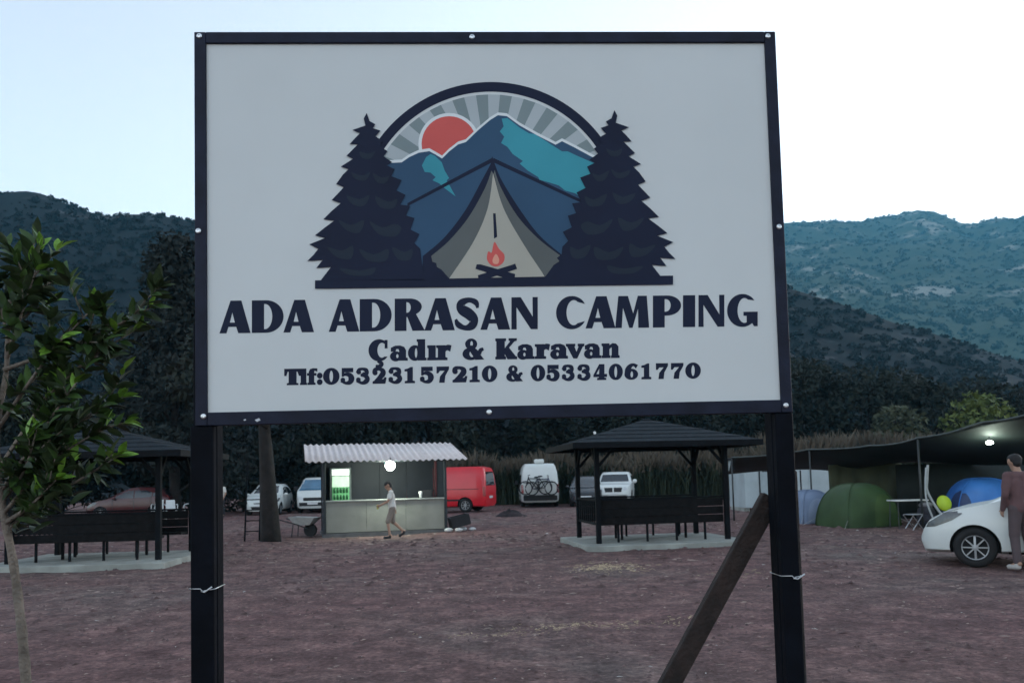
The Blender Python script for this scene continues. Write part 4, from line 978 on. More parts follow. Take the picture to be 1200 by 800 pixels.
def wheel(parent, x, y, r, w, side):
    t = MB(); M = Matrix.Translation((x, y, r)) @ Matrix.Rotation(-side * math.pi / 2, 4, 'X')
    t.lathe([(r * .62, -w / 2), (r * .93, -w / 2), (r, -w * .32), (r, w * .32), (r * .93, w / 2), (r * .64, w / 2), (r * .62, w * .3)], 28, M)
    o = t.build('wheel', rubber, parent, True)
    h = MB(); h.lathe([(r * .64, w * .28), (r * .64, w * .44), (r * .56, w * .40), (r * .55, w * .22), (.01, w * .2)], 28, M); h.build('rim', trim_black, o, True)
    sp = MB()
    for k in range(8):
        a = 2 * math.pi * k / 8
        for da in (0.0,):
            p0 = M @ Vector((r * .12 * math.cos(a), r * .12 * math.sin(a), w * .42)); p1 = M @ Vector((r * .58 * math.cos(a + da), r * .58 * math.sin(a + da), w * .36))
            sp.bar(p0, p1, r * .10, r * .06)
    sp.tube([M @ Vector((r * .61 * math.cos(q * math.pi / 14), r * .61 * math.sin(q * math.pi / 14), w * .38)) for q in range(28)], r * .045, 6, True)
    sp.lathe([(r * .15, w * .3), (r * .15, w * .44), (r * .1, w * .47), (.005, w * .48)], 14, M)
    sp.build('spokes', alloy, o)
    return o

def vehicle(name, label, loc, rz, paint, top, plan, width, z0, belt, tum, wheels, r, patches, cat='car', group=None, parts=(), nst=60, track=None):
    """body lofted through cross sections; arches cut out; windows, lamps and trim laid on the skin"""
    root = empty(name, (loc[0], loc[1], gz(*loc[:2])), rz, label, cat, group)
    xa, xb = min(a for a, _ in top), max(a for a, _ in top)
    xs_ = [xa + (xb - xa) * (0.5 - 0.5 * math.cos(math.pi * i / (nst - 1))) * .35 + (xb - xa) * i / (nst - 1) * .65 for i in range(nst)]
    vs_ = []; fs_ = []; secs = 12
    for x in xs_:
        zt = interp(top, x); w = width / 2 * interp(plan, x); zb = z0 + (.10 if x in (xs_[0], xs_[-1]) else 0)
        bl = min(belt, zt - .05); tw = 1 - (1 - tum) * min(1, max(0, (zt - belt) / .45))
        half = [(0, zb), (w * .8, zb), (w * .95, zb + .05), (w * .985, zb + .14), (w, zb + (bl - zb) * .55), (w * .985, bl - .02), (w * .97 * (tw * .1 + .9), bl + (zt - bl) * .22), (w * .97 * (tw * .5 + .5), bl + (zt - bl) * .6), (w * .97 * tw * .96, zt - (zt - bl) * .12 - .012), (w * .97 * tw * .86, zt - .012), (w * .5 * tw, zt), (0, zt + .004)]
        vs_ += [(x, y, z) for y, z in half] + [(x, -y, z) for y, z in half[-2:0:-1]]
    n_ = 2 * secs - 2
    for i in range(nst - 1):
        for j in range(n_): fs_.append((i * n_ + j, i * n_ + (j + 1) % n_, (i + 1) * n_ + (j + 1) % n_, (i + 1) * n_ + j))
    fs_.append(tuple(range(n_ - 1, -1, -1))); fs_.append(tuple((nst - 1) * n_ + j for j in range(n_)))
    me = MB().add(vs_, fs_).mesh('body'); bm = bmesh.new(); bm.from_mesh(me); bmesh.ops.remove_doubles(bm, verts=bm.verts, dist=1e-5); bmesh.ops.triangulate(bm, faces=bm.faces); bmesh.ops.recalc_face_normals(bm, faces=bm.faces); bm.to_mesh(me); bm.free()
    body = link_mesh('body', me, [paint, trim_black], root, True)
    bvh = BVHTree.FromPolygons([v.co.copy() for v in me.vertices], [tuple(p.vertices) for p in me.polygons])
    tr = track or width / 2 - .02
    cutm = MB()
    for x in wheels:
        for s in (-1, 1): cutm.lathe([(r * 1.16, -.26), (r * 1.16, .12)], 28, Matrix.Translation((x, s * (tr - .0), r)) @ Matrix.Rotation(-s * math.pi / 2, 4, 'X'))
    cut = cutm.build('cutter', trim_black, root)
    md = body.modifiers.new('arch', 'BOOLEAN'); md.operation = 'DIFFERENCE'; md.object = cut; md.solver = 'EXACT'
    nm = evaluated_mesh(body, 'body'); body.modifiers.clear(); body.data = nm
    bpy.data.objects.remove(cut)
    nm.shade_smooth() if hasattr(nm, 'shade_smooth') else None
    try: nm.set_sharp_from_angle(angle=R(40))
    except Exception: pass
    for x in wheels:
        for s in (-1, 1): wheel(root, x, s * (tr - .11), r, .2, s)
    # surface pieces
    for pn, view, poly, m, lift in patches:
        bmm = bmesh.new(); bmm.faces.new([bmm.verts.new((a, b, 0)) for a, b in poly])
        for ax in (0, 1):
            lo, hi = min(p[ax] for p in poly), max(p[ax] for p in poly); q = max(2, int((hi - lo) / .07))
            for i in range(1, q):
                co = [0, 0, 0]; no = [0, 0, 0]; co[ax] = lo + (hi - lo) * i / q; no[ax] = 1
                bmesh.ops.bisect_plane(bmm, geom=list(bmm.verts) + list(bmm.edges) + list(bmm.faces), plane_co=co, plane_no=no)
        bmesh.ops.triangulate(bmm, faces=bmm.faces); bmm.verts.ensure_lookup_table()
        d = {'L': Vector((0, -1, 0)), 'R': Vector((0, 1, 0)), 'F': Vector((-1, 0, 0)), 'B': Vector((1, 0, 0)), 'T': Vector((0, 0, -1))}[view]
        miss = []
        for v in bmm.verts:
            a, b = v.co.x, v.co.y
            o_ = {'L': Vector((a, 3, b)), 'R': Vector((a, -3, b)), 'F': Vector((6, a, b)), 'B': Vector((-6, a, b)), 'T': Vector((a, b, 5))}[view]
            hit = bvh.ray_cast(o_, d)
            v.co = (hit[0] + hit[1] * lift * (1 if hit[1].dot(d) < 0 else -1)) if hit[0] else (o_ + d * (3 if view in 'LR' else 4))
            if not hit[0]: miss.append(v)
        bmesh.ops.delete(bmm, geom=miss, context='VERTS')
        bmesh.ops.recalc_face_normals(bmm, faces=bmm.faces)
        if len(bmm.faces):
            c = bmm.faces[0]
            bmm.normal_update()
            if c.normal.dot(d) > 0: bmesh.ops.reverse_faces(bmm, faces=bmm.faces)
        m2 = bpy.data.meshes.new(pn); bmm.to_mesh(m2); bmm.free(); link_mesh(pn, m2, m, root, True)
    return root
def mirror(l): return [(a if not True else a, b) for a, b in l]
def both(name, poly, m, lift=.006): return [(name, 'L', poly, m, lift), (name, 'R', poly, m, lift)]
def seam(x, za, zb, w=.012): return [(x - w, za), (x + w, za), (x + w, zb), (x - w, zb)]
def ym(poly): return [(-a, b) for a, b in poly][::-1]

def hatchback(label, loc, rz, paint, group=None, glass=glass_dark):
    top = [(-1.97, .62), (-1.93, .98), (-1.80, 1.14), (-1.55, 1.42), (-1.2, 1.49), (-.5, 1.52), (-.1, 1.49), (.25, 1.36), (.72, 1.10), (1.02, .965), (1.35, .90), (1.62, .82), (1.84, .70), (1.93, .56), (1.97, .46)]
    plan = [(-1.97, .80), (-1.88, .92), (-1.5, .985), (-.5, 1.0), (.8, 1.0), (1.4, .975), (1.7, .90), (1.86, .80), (1.97, .62)]
    pt = []
    pt += both('side_window', [(.62, 1.0), (.20, 1.24), (-.02, 1.33), (-.30, 1.355), (-.30, .99)], glass)
    pt += both('side_window', [(-.36, .99), (-.36, 1.355), (-.9, 1.34), (-1.15, 1.26), (-1.15, 1.02)], glass)
    pt += both('side_window', [(-1.2, 1.04), (-1.2, 1.24), (-1.45, 1.14), (-1.5, 1.08)], glass)
    pt += both('headlight', [(1.36, .80), (1.42, .86), (1.62, .80), (1.84, .66), (1.88, .58), (1.74, .60), (1.5, .70)], lens_smoke, .007)
    pt += both('door_seam', seam(.66, .30, .98), trim_black, .003) + both('door_seam', seam(-.33, .28, .98), trim_black, .003) + both('door_seam', seam(-1.12, .55, 1.0), trim_black, .003)
    pt += both('door_handle', [(-.24, .83), (-.08, .83), (-.08, .87), (-.24, .87)], paint, .02) + both('sill', [(-.86, .2), (.8, .2), (.8, .26), (-.86, .26)], trim_black, .004)
    pt += [('windscreen', 'F', [(-.60, 1.06), (.60, 1.06), (.50, 1.40), (-.50, 1.40)], glass, .006), ('rear_window', 'B', [(-.52, 1.12), (.52, 1.12), (.44, 1.36), (-.44, 1.36)], glass, .006),
           ('grille', 'F', [(-.42, .30), (.42, .30), (.46, .42), (-.46, .42)], trim_black, .006), ('grille', 'F', [(-.32, .55), (.32, .55), (.36, .60), (-.36, .60)], trim_black, .006),
           ('number_plate', 'F', [(-.26, .44), (.26, .44), (.26, .53), (-.26, .53)], plate_m, .012), ('number_plate', 'B', [(-.26, .62), (.26, .62), (.26, .73), (-.26, .73)], plate_m, .012)]
    for y in (-1, 1):
        pt.append(('tail_light', 'B', [(y * .58, .86), (y * .76, .86), (y * .74, 1.08), (y * .62, 1.08)][::y], lens_red, .006))
    root = vehicle('hatchback', label, loc, rz, paint, top, plan, 1.70, .20, .92, .80, (1.22, -1.28), .295, pt, 'car', group)
    for s in (-1, 1):
        m = MB(); m.ball((.56, s * .93, .99), .1, 8, (.7, 1.0, .72)); m.bar((.58, s * .80, .95), (.57, s * .9, .97), .05, .04); m.build('mirror', paint, root, True)
    return root
white_paint = mat('car_white_paint', (.62, .65, .63), .22, .03, 2, spec=.6)
hatchback('white hatchback parked in front of the blue tent', (8.33, 12.2), R(146), white_paint)
hatchback('white car parked behind the stout yard tree', (-12.45, 41.5), R(-86), white_paint)
hatchback('dark red car parked beyond the shelter behind the young tree', (-19.0, 40.5), R(188), mat('car_dark_red', (.06, .012, .014), .25, .1, 2, spec=.6))
hatchback('dark grey car parked beside the white off-roader', (3.75, 42.3), R(-95), mat('car_dark_grey', (.03, .034, .04), .25, .1, 2, spec=.6))

def van(label, loc, rz, paint, L_, W_, H_, name='van', glass=glass_dark, nose=.95, cat='van', side_glass=True, rear_glass=True, extra=()):
    a, b = -L_ / 2, L_ / 2
    top = [(a, H_ * .55), (a + .02, H_ * .80), (a + .14, H_ * .965), (a + .4, H_), (b - 1.75, H_), (b - 1.45, H_ - .05), (b - nose, 1.22), (b - nose + .35, 1.10), (b - .15, .92), (b - .03, .78), (b, .5)]
    plan = [(a, .90), (a + .1, .97), (a + .4, 1.0), (b - .8, 1.0), (b - .4, .95), (b - .12, .86), (b, .74)]
    pt = list(extra); w = W_ / 2
    zt = H_ - .16; zb = 1.16
    pt += both('side_window', [(b - nose - .05, zb), (b - 1.38, min(zt, 1.62)), (b - 1.95, min(zt, 1.66)), (b - 1.95, zb)], glass)
    if side_glass: pt += both('side_window', [(b - 2.1, zb), (b - 2.1, min(zt, 1.66)), (a + .45, min(zt, 1.66)), (a + .4, zb)], glass)
    pt += both('door_seam', seam(b - 2.02, .4, H_ - .2, .009), trim_black, .003) + both('slide_rail', [(a + .3, 1.04), (b - 2.1, 1.04), (b - 2.1, 1.065), (a + .3, 1.065)], trim_black, .006)
    pt += both('rub_strip', [(a + .9, .52), (b - 1.3, .52), (b - 1.3, .6), (a + .9, .6)], trim_black, .008)
    pt += [('windscreen', 'F', [(-w * .86, 1.14), (w * .86, 1.14), (w * .78, H_ - .12), (-w * .78, H_ - .12)], glass, .006), ('grille', 'F', [(-w * .5, .62), (w * .5, .62), (w * .52, .78), (-w * .52, .78)], trim_black, .006),
           ('bumper', 'F', [(-w * .72, .36), (w * .72, .36), (w * .72, .54), (-w * .72, .54)], trim_black, .01), ('number_plate', 'F', [(-.26, .43), (.26, .43), (.26, .53), (-.26, .53)], plate_m, .016), ('number_plate', 'B', [(-.26, .62), (.26, .62), (.26, .73), (-.26, .73)], plate_m, .012)]
    if rear_glass: pt.append(('rear_window', 'B', [(-w * .7, 1.2), (w * .7, 1.2), (w * .62, H_ - .25), (-w * .62, H_ - .25)], glass, .006))
    for y in (-1, 1):
        pt.append(('headlight', 'F', [(y * w * .52, .70), (y * w * .82, .72), (y * w * .84, .88), (y * w * .56, .84)][::y], lens_clear, .006))
        pt.append(('tail_light', 'B', [(y * w * .84, .72), (y * w * .96, .72), (y * w * .95, 1.15), (y * w * .85, 1.15)][::y], lens_red, .006))
    root = vehicle(name, label, loc, rz, paint, top, plan, W_, .24, 1.12, .90, (b - .85, a + .95), .325, pt, cat)
    for s in (-1, 1):
        m = MB(); m.box(b - nose - .28, b - nose - .14, s * (w + .12) - .09, s * (w + .12) + .09, 1.12, 1.36); m.bar((b - nose - .2, s * (w - .04), 1.2), (b - nose - .2, s * (w + .06), 1.2), .05); m.build('mirror', trim_black, root, bevel=.02)
    return root
red_paint = mat('van_red_paint', (.58, .012, .024), .28, .05, 2, spec=.6)
van('red panel van parked behind the kiosk', (-3.32, 38.3), R(164), red_paint, 4.7, 1.86, 2.08, side_glass=False, rear_glass=True)
van('white minivan with pale blue windscreen parked beyond the kiosk', (-10.2, 43.1), R(-88), white_paint, 4.4, 1.84, 1.80, glass=glass_blue, nose=.7)
camper = van('white high roofed camper van with bicycles on its rear', (1.30, 44.0), R(91), white_paint, 5.3, 1.98, 2.22, name='camper_van', rear_glass=False, cat='camper van')
rv = MB(); rv.box(-2.35, -1.75, -.25, .25, 2.225, 2.44); rv.build('roof_unit', white_paint, camper, bevel=.05)
MB().box(-2.78, -2.70, -.86, .86, .34, .58).build('rear_bumper', trim_black, camper, bevel=.02)
def suv(label, loc, rz):
    top = [(-2.1, .62), (-2.08, 1.2), (-1.95, 1.60), (-1.6, 1.70), (-.2, 1.70), (.15, 1.62), (.72, 1.18), (1.1, 1.10), (1.75, 1.04), (1.98, .92), (2.05, .6)]
    plan = [(-2.1, .88), (-1.9, .97), (-1.0, 1.0), (1.2, 1.0), (1.75, .95), (1.95, .86), (2.05, .76)]
    w = .91
    pt = both('side_window', [(.6, 1.14), (.1, 1.48), (-.45, 1.5), (-.45, 1.12)], glass_dark) + both('side_window', [(-.52, 1.12), (-.52, 1.5), (-1.3, 1.5), (-1.4, 1.14)], glass_dark)
    pt += [('windscreen', 'F', [(-w * .80, 1.19), (w * .80, 1.19), (w * .70, 1.56), (-w * .70, 1.56)], glass_dark, .006), ('grille', 'F', [(-w * .44, .68), (-.03, .68), (-.03, .90), (-w * .5, .90)], trim_black, .006), ('grille', 'F', [(.03, .68), (w * .44, .68), (w * .5, .90), (.03, .90)], trim_black, .006),
           ('bumper', 'F', [(-w * .74, .36), (w * .74, .36), (w * .78, .5), (-w * .78, .5)], trim_black, .01), ('number_plate', 'F', [(-.26, .52), (.26, .52), (.26, .62), (-.26, .62)], plate_m, .016)]
    for y in (-1, 1): pt.append(('headlight', 'F', [(y * w * .56, .74), (y * w * .84, .78), (y * w * .82, .94), (y * w * .58, .92)][::y], lens_clear, .006))
    root = vehicle('off_roader', label, loc, rz, white_paint, top, plan, 1.82, .32, 1.08, .86, (1.3, -1.3), .36, pt, 'car')
    for s in (-1, 1):
        m = MB(); m.ball((.62, s * 1.02, 1.2), .13, 8, (.6, .9, .8)); m.bar((.64, s * .86, 1.14), (.63, s * .98, 1.17), .06, .05); m.build('mirror', white_paint, root, True)
    return root
suv('white off-roader with dark twin grille parked behind the shelter', (5.35, 42.6), R(-101))

# bicycles hung on the camper
def bicycle(loc, rz, m, label):
    root = empty('bicycle', loc, rz, label, 'bicycle', 'bicycles on the camper van rack')
    for x in (-.5, .5):
        o = MB().tube([(x + .33 * math.cos(a * math.pi / 12), 0, .33 + .33 * math.sin(a * math.pi / 12)) for a in range(24)],   .034, 6, True).build('wheel', rubber, root, True)
        s = MB()
        for k_ in range(10):
            a = math.pi * k_ / 10; s.bar((x - .32 * math.cos(a), 0, .33 - .32 * math.sin(a)), (x + .32 * math.cos(a), 0, .33 + .32 * math.sin(a)), .005)
        s.build('spokes', zinc, o)
    P_ = {'r': (-.5, 0, .33), 'b': (-.08, 0, .30), 's': (-.22, 0, .78), 'h': (.36, 0, .80), 'f': (.5, 0, .33), 'ht': (.33, 0, .90)}
    f = MB()
    for a, b in (('r', 'b'), ('r', 's'), ('b', 's'), ('s', 'h'), ('b', 'h'), ('h', 'f'), ('ht', 'h')): f.tube([P_[a], P_[b]], .028, 6)
    f.build('frame', m, root)
    MB().ball((-.25, 0, .9), .1, 8, (1.3, .8, .4)).tube([(-.22, 0, .76), (-.25, 0, .9)], .014, 6).build('saddle', trim_black, root, True)
    MB().tube([(.28, -.27, .98), (.36, -.1, .96), (.33, 0, .92), (.36, .1, .96), (.28, .27, .98)], .013, 6).build('handlebar', trim_black, root, True)
    MB().tube([(-.08 + .09 * math.cos(a * math.pi / 8), .05, .30 + .09 * math.sin(a * math.pi / 8)) for a in range(16)], .008, 5, True).build('chainring', trim_black, root)
    return root
bicycle((1.42, 41.16, .62), R(2), mat('bike_dark_blue', (.02, .025, .07), .4), 'dark blue bicycle hung on the camper van rear beside its black frame twin')
bicycle((1.10, 40.93, .66), R(183), mat('bike_black', (.012, .012, .014), .4), 'black bicycle hung outermost on the camper van rear')
rack = empty('rack_rail', (0, 0, 0)); bpy.data.objects.remove(rack)
bpy.context.view_layer.update()
inv = camper.matrix_basis.inverted()
for z in (.60, 1.25):
    MB().bar(inv @ Vector((.5, 41.02, z)), inv @ Vector((2.1, 41.02, z)), .04).build('bike_rack_bar', k_post, camper)
for x in (.75, 1.85):
    MB().bar(inv @ Vector((x, 41.02, z)), inv @ Vector((x, 41.6, z)), .03).build('bike_rack_bar', k_post, camper)
    MB().bar(inv @ Vector((x, 40.85, .6)), inv @ Vector((x, 41.6, .6)), .03).build('bike_rack_bar', k_post, camper)

# ------------------------------------------------------------------ people
skin_m = mat('skin', (.34, .20, .14), .6, .08, 8)
hair_m = mat('hair_dark', (.012, .010, .010), .7, .3, 30)
def capsule(m, a, b, ra, rb, n=12, steps=5):
    a = Vector(a); b = Vector(b); L_ = (b - a).length; d = (b - a) / max(L_, 1e-6)
    pts = [a - d * ra * s for s in (.98, .8, .45)] + [a.lerp(b, t / steps) for t in range(steps + 1)] + [b + d * rb * s for s in (.45, .8, .98)]
    rr = [ra * .2, ra * .6, ra * .89] + [ra + (rb - ra) * t / steps for t in range(steps + 1)] + [rb * .89, rb * .6, rb * .2]
    m.tube(pts, rr, n)
def fuse(mb, voxel, name, mat_, parent, smooth=4):
    """melt overlapping volumes into one continuous skin"""
    o = mb.build(name, None)
    r_ = o.modifiers.new('r', 'REMESH'); r_.mode = 'VOXEL'; r_.voxel_size = voxel
    s_ = o.modifiers.new('s', 'SMOOTH'); s_.factor = .5; s_.iterations = smooth
    me = evaluated_mesh(o, name); bpy.data.objects.remove(o)
    me.name = name
    return link_mesh(name, me, mat_, parent, True)
def person(label, loc, rz, J, H, shirt, legs, shoe, long_legs, long_sleeves, hold=None, curl=.5):
    """J: joints in metres for a 1.75 m figure facing +x; scaled to height H"""
    k = H / 1.75; J = {a: Vector(b) * k for a, b in J.items()}
    root = empty('person', (loc[0], loc[1], loc[2] if len(loc) > 2 else gz(*loc[:2])), rz, label, 'person')
    P = MB(); c = lambda a, b, r1, r2: capsule(P, J[a] if isinstance(a, str) else a, J[b] if isinstance(b, str) else b, r1 * k, r2 * k)
    chest = J['neck'].lerp(J['pelvis'], .32); waist = J['neck'].lerp(J['pelvis'], .68)
    side = (J['shL'] - J['shR']).normalized()
    for s_ in (-1, 1):
        c(chest + side * .075 * k * s_, waist + side * .05 * k * s_, .10, .092); c(waist + side * .05 * k * s_, J['pelvis'] + side * .06 * k * s_, .092, .105)
    c('shL', 'shR', .06, .06); c('neck', 'head', .054, .05); c(J['neck'] - Vector((0, 0, .05 * k)), 'neck', .075, .055)
    for s_ in 'LR':
        c('sh' + s_, 'el' + s_, .052, .040); c('el' + s_, 'wr' + s_, .039, .027)
        c('hip' + s_, 'kn' + s_, .085, .056); c('kn' + s_, 'an' + s_, .053, .036); c('an' + s_, 'toe' + s_, .04, .03)
        c(J['an' + s_] , J['an' + s_] + (J['an' + s_] - J['toe' + s_]).normalized() * .04 * k, .038, .034)
        # hand: palm, four fingers, thumb from the side
        d = (J['wr' + s_] - J['el' + s_]).normalized(); f = Vector((1, 0, 0)) - d * d.x
        f = f.normalized() if f.length > .2 else Vector((0, 0, 1)); nrm = d.cross(f)
        if nrm.dot(side * (1 if s_ == 'L' else -1)) > 0: nrm = -nrm
        w0 = J['wr' + s_]; pal = w0 + d * .075 * k
        for q in (-.026, 0, .026): c(w0 + f * q * .6 * k, pal + f * q * k, .016, .014)
        for q, ln in ((-.033, .06), (-.011, .078), (.011, .086), (.033, .078)):
            b0 = pal + f * q * k; b1 = b0 + (d * (1 - curl * .4) + nrm * curl * .5) * ln * .5 * k; b2 = b1 + (d * (1 - curl) + nrm * curl) * ln * .5 * k
            capsule(P, b0, b1, .0088 * k, .008 * k, 8, 2); capsule(P, b1, b2, .008 * k, .007 * k, 8, 2)
        t0 = w0 + d * .025 * k + f * .028 * k; t1 = t0 + (d * .6 + f * .8) * .035 * k; t2 = t1 + (d * .9 + f * .25) * .03 * k
        capsule(P, t0, t1, .012 * k, .0105 * k, 8, 2); capsule(P, t1, t2, .0105 * k, .009 * k, 8, 2)
    # head with jaw, nose, ears
    h = J['head']; up = (J['head'] - J['neck']).normalized(); fw = Vector(J.get('face', Vector((1, 0, 0)))).normalized(); fw = (fw - up * fw.dot(up)).normalized(); sd = up.cross(fw)
    cr = h + up * .085 * k
    c(cr - fw * .018 * k, cr + fw * .012 * k, .092, .088); c(cr + fw * .03 * k - up * .03 * k, h + fw * .055 * k - up * .015 * k, .066, .042)
    c(cr + fw * .092 * k - up * .005 * k, cr + fw * .108 * k - up * .04 * k, .011, .014)
    for s_ in (-1, 1): c(cr + sd * .088 * s_ * k - up * .02 * k, cr + sd * .094 * s_ * k + up * .015 * k - fw * .01 * k, .014, .018)
    body = fuse(P, .011 * k, 'body', skin_m, root)
    # hair, eyes, mouth
    Hh = MB(); capsule(Hh, cr - fw * .034 * k + up * .012 * k, cr + fw * .014 * k + up * .03 * k, .094 * k, .086 * k); capsule(Hh, cr - fw * .05 * k - up * .05 * k, cr - fw * .04 * k, .066 * k, .08 * k)
    fuse(Hh, .014 * k, 'hair', hair_m, root)
    for s_ in (-1, 1): MB().ball(tuple(cr + fw * .085 * k + sd * .032 * s_ * k - up * .004 * k), .011 * k, 6).build('eye', mat('eye_dark', (.02, .015, .012), .2), root, True)
    mo = cr + fw * .094 * k - up * .075 * k; MB().bar(mo - sd * .02 * k, mo + sd * .02 * k, .008 * k).build('mouth', mat('lips', (.22, .09, .08), .6), root)
    # clothes
    T = MB(); t = lambda a, b, r1, r2: capsule(T, J[a] if isinstance(a, str) else a, J[b] if isinstance(b, str) else b, r1 * k, r2 * k)
    for s_ in (-1, 1):
        t(chest + side * .078 * k * s_, waist + side * .06 * k * s_, .112, .108); t(waist + side * .06 * k * s_, J['pelvis'] + side * .065 * k * s_ + Vector((0, 0, -.01)), .108, .118)
    t('shL', 'shR', .071, .071)
    for s_ in 'LR':
        t('sh' + s_, J['sh' + s_].lerp(J['el' + s_], .62), .064, .068)
        if long_sleeves: t('sh' + s_, 'el' + s_, .066, .054); t('el' + s_, J['el' + s_].lerp(J['wr' + s_], .96), .053, .040)
    fuse(T, .014 * k, 'jacket' if long_sleeves else 'shirt', shirt, root)
    Q = MB(); u = lambda a, b, r1, r2: capsule(Q, J[a] if isinstance(a, str) else a, J[b] if isinstance(b, str) else b, r1 * k, r2 * k)
    u('hipL', 'hipR', .105, .105)
    for s_ in 'LR':
        u('hip' + s_, 'kn' + s_, .098, .078)
        if long_legs: u('kn' + s_, J['kn' + s_].lerp(J['an' + s_], .9), .072, .058)
    fuse(Q, .014 * k, 'trousers' if long_legs else 'shorts', legs, root)
    for s_ in 'LR':
        S_ = MB(); capsule(S_, J['an' + s_] - Vector((0, 0, .035 * k)), J['toe' + s_], .048 * k, .040 * k); capsule(S_, J['an' + s_], J['an' + s_] - Vector((0, 0, .03 * k)), .046 * k, .046 * k)
        fuse(S_, .013 * k, 'shoe', shoe, root)
    return root, J
walkJ = {'pelvis': (0, 0, .94), 'neck': (.05, 0, 1.46), 'head': (.09, 0, 1.54), 'shL': (.04, .175, 1.40), 'shR': (.04, -.175, 1.40), 'hipL': (0, .09, .92), 'hipR': (0, -.09, .92),
         'elL': (.14, .23, 1.14), 'wrL': (.36, .20, 1.02), 'elR': (-.08, -.23, 1.12), 'wrR': (-.10, -.24, .86),
         'knL': (.14, .09, .52), 'anL': (.09, .09, .095), 'toeL': (.25, .10, .045), 'knR': (-.02, -.09, .51), 'anR': (-.34, -.09, .20), 'toeR': (-.22, -.09, .075)}
white_cloth = mat('white_tshirt', (.60, .58, .54), .85, .08, 7, bump=.2)
khaki = mat('khaki_shorts', (.22, .18, .15), .85, .1, 8, bump=.2)
dark_shoe = mat('dark_shoe', (.02, .02, .022), .7, .2, 9)
_, JJ = person('person in white shirt and beige shorts walking past the kiosk', (-3.50, 23.4), R(192), walkJ, 1.66, white_cloth, khaki, dark_shoe, False, False)
# small yellowish drink carried in the forward hand
w = Matrix.Translation((-3.50, 23.4, gz(-3.5, 23.4))) @ Matrix.Rotation(R(192), 4, 'Z') @ (JJ['wrL'] + (JJ['wrL'] - JJ['elL']).normalized() * .09 + Vector((0, -.03, 0)))
cupm = MB(); cupm.lathe([(.026, -.07), (.034, .05), (.034, .055), (.02, .06)], 12, Matrix.Translation(w)); o = cupm.build('drink_cup', mat('yellow_cup', (.50, .44, .12), .5, .1, 9), None, True)
tag(o, 'small yellow cup held by the person walking past the kiosk', 'cup')
standJ = {'pelvis': (0, 0, .95), 'neck': (.02, 0, 1.47), 'head': (.05, 0, 1.55), 'shL': (.0, .185, 1.41), 'shR': (.0, -.185, 1.41), 'hipL': (0, .09, .93), 'hipR': (0, -.09, .93),
          'elL': (-.02, .25, 1.13), 'wrL': (.10, .22, .90), 'elR': (-.02, -.25, 1.13), 'wrR': (.16, -.12, 1.02),
          'knL': (.04, .10, .52), 'anL': (-.02, .12, .095), 'toeL': (.14, .14, .045), 'knR': (.03, -.10, .52), 'anR': (-.03, -.12, .095), 'toeR': (.13, -.14, .045)}
person('person in dull pink jacket and grey trousers standing beside the white hatchback', (7.30, 11.75), R(95), standJ, 1.68, mat('dusty_pink_jacket', (.115, .062, .064), .85, .15, 6, bump=.3), mat('mauve_grey_trousers', (.085, .062, .066), .85, .12, 6, bump=.3), mat('pale_shoe', (.40, .38, .36), .7, .1, 9), True, True)
person('person in white shirt and dark trousers standing far beyond the yard tree', (-14.0, 39.0), R(-120), standJ, 1.70, white_cloth, mat('dark_trousers', (.02, .022, .028), .85, .15, 6), dark_shoe, True, False)
bendJ = {'pelvis': (0, 0, .62), 'neck': (.34, 0, .98), 'head': (.42, 0, 1.03), 'shL': (.30, .18, .95), 'shR': (.30, -.18, .95), 'hipL': (0, .09, .60), 'hipR': (0, -.09, .60),
         'elL': (.42, .22, .68), 'wrL': (.52, .14, .46), 'elR': (.42, -.22, .68), 'wrR': (.52, -.14, .46),
         'knL': (.32, .12, .46), 'anL': (.12, .12, .095), 'toeL': (.28, .13, .045), 'knR': (.32, -.12, .46), 'anR': (.12, -.12, .095), 'toeR': (.28, -.13, .045)}
person('person in pale clothes crouching on the ground beyond the yard tree', (-13.2, 36.6), R(200), bendJ, 1.72, white_cloth, mat('pale_trousers', (.42, .43, .42), .85, .1, 6), dark_shoe, True, False)
# white plastic chairs beyond the far shelter
wp_m = mat('white_plastic', (.58, .6, .6), .45, .05, 6)
def plastic_chair(loc, rz, label):
    root = empty('plastic_chair', (*loc, gz(*loc)), rz, label, 'chair', 'white plastic chairs in the yard')
    MB().box(-.22, .22, -.23, .23, .42, .45).build('seat', wp_m, root, bevel=.012)
    b = MB().add([(-.2, -.21, .452), (-.2, .21, .452), (-.31, .19, .88), (-.31, -.19, .88), (-.23, -.21, .452), (-.23, .21, .452), (-.34, .19, .88), (-.34, -.19, .88)], [(0, 1, 2, 3), (7, 6, 5, 4), (0, 4, 5, 1), (2, 6, 7, 3), (1, 5, 6, 2), (3, 7, 4, 0)]).build('backrest', wp_m, root)
    for sx in (-.2, .2):
        for sy in (-.21, .21): MB().bar((sx, sy, .419), (sx * 1.15, sy * 1.12, 0), .04).build('leg', wp_m, root)
    for sy in (-.25, .25): MB().tube(catmull([(-.26, sy, .66), (0, sy * 1.05, .67), (.2, sy, .62), (.22, sy * .95, .45)], 4), .02, 6).build('armrest', wp_m, root, True)
    return root
plastic_chair((-16.0, 38.0), R(-60), 'white plastic chair turned sideways beyond the far bench shelter')
plastic_chair((-15.3, 38.6), R(-110), 'white plastic chair facing the yard beyond the far bench shelter')
plastic_chair((-17.2, 39.3), R(-80), 'white plastic chair beside the dark red car')

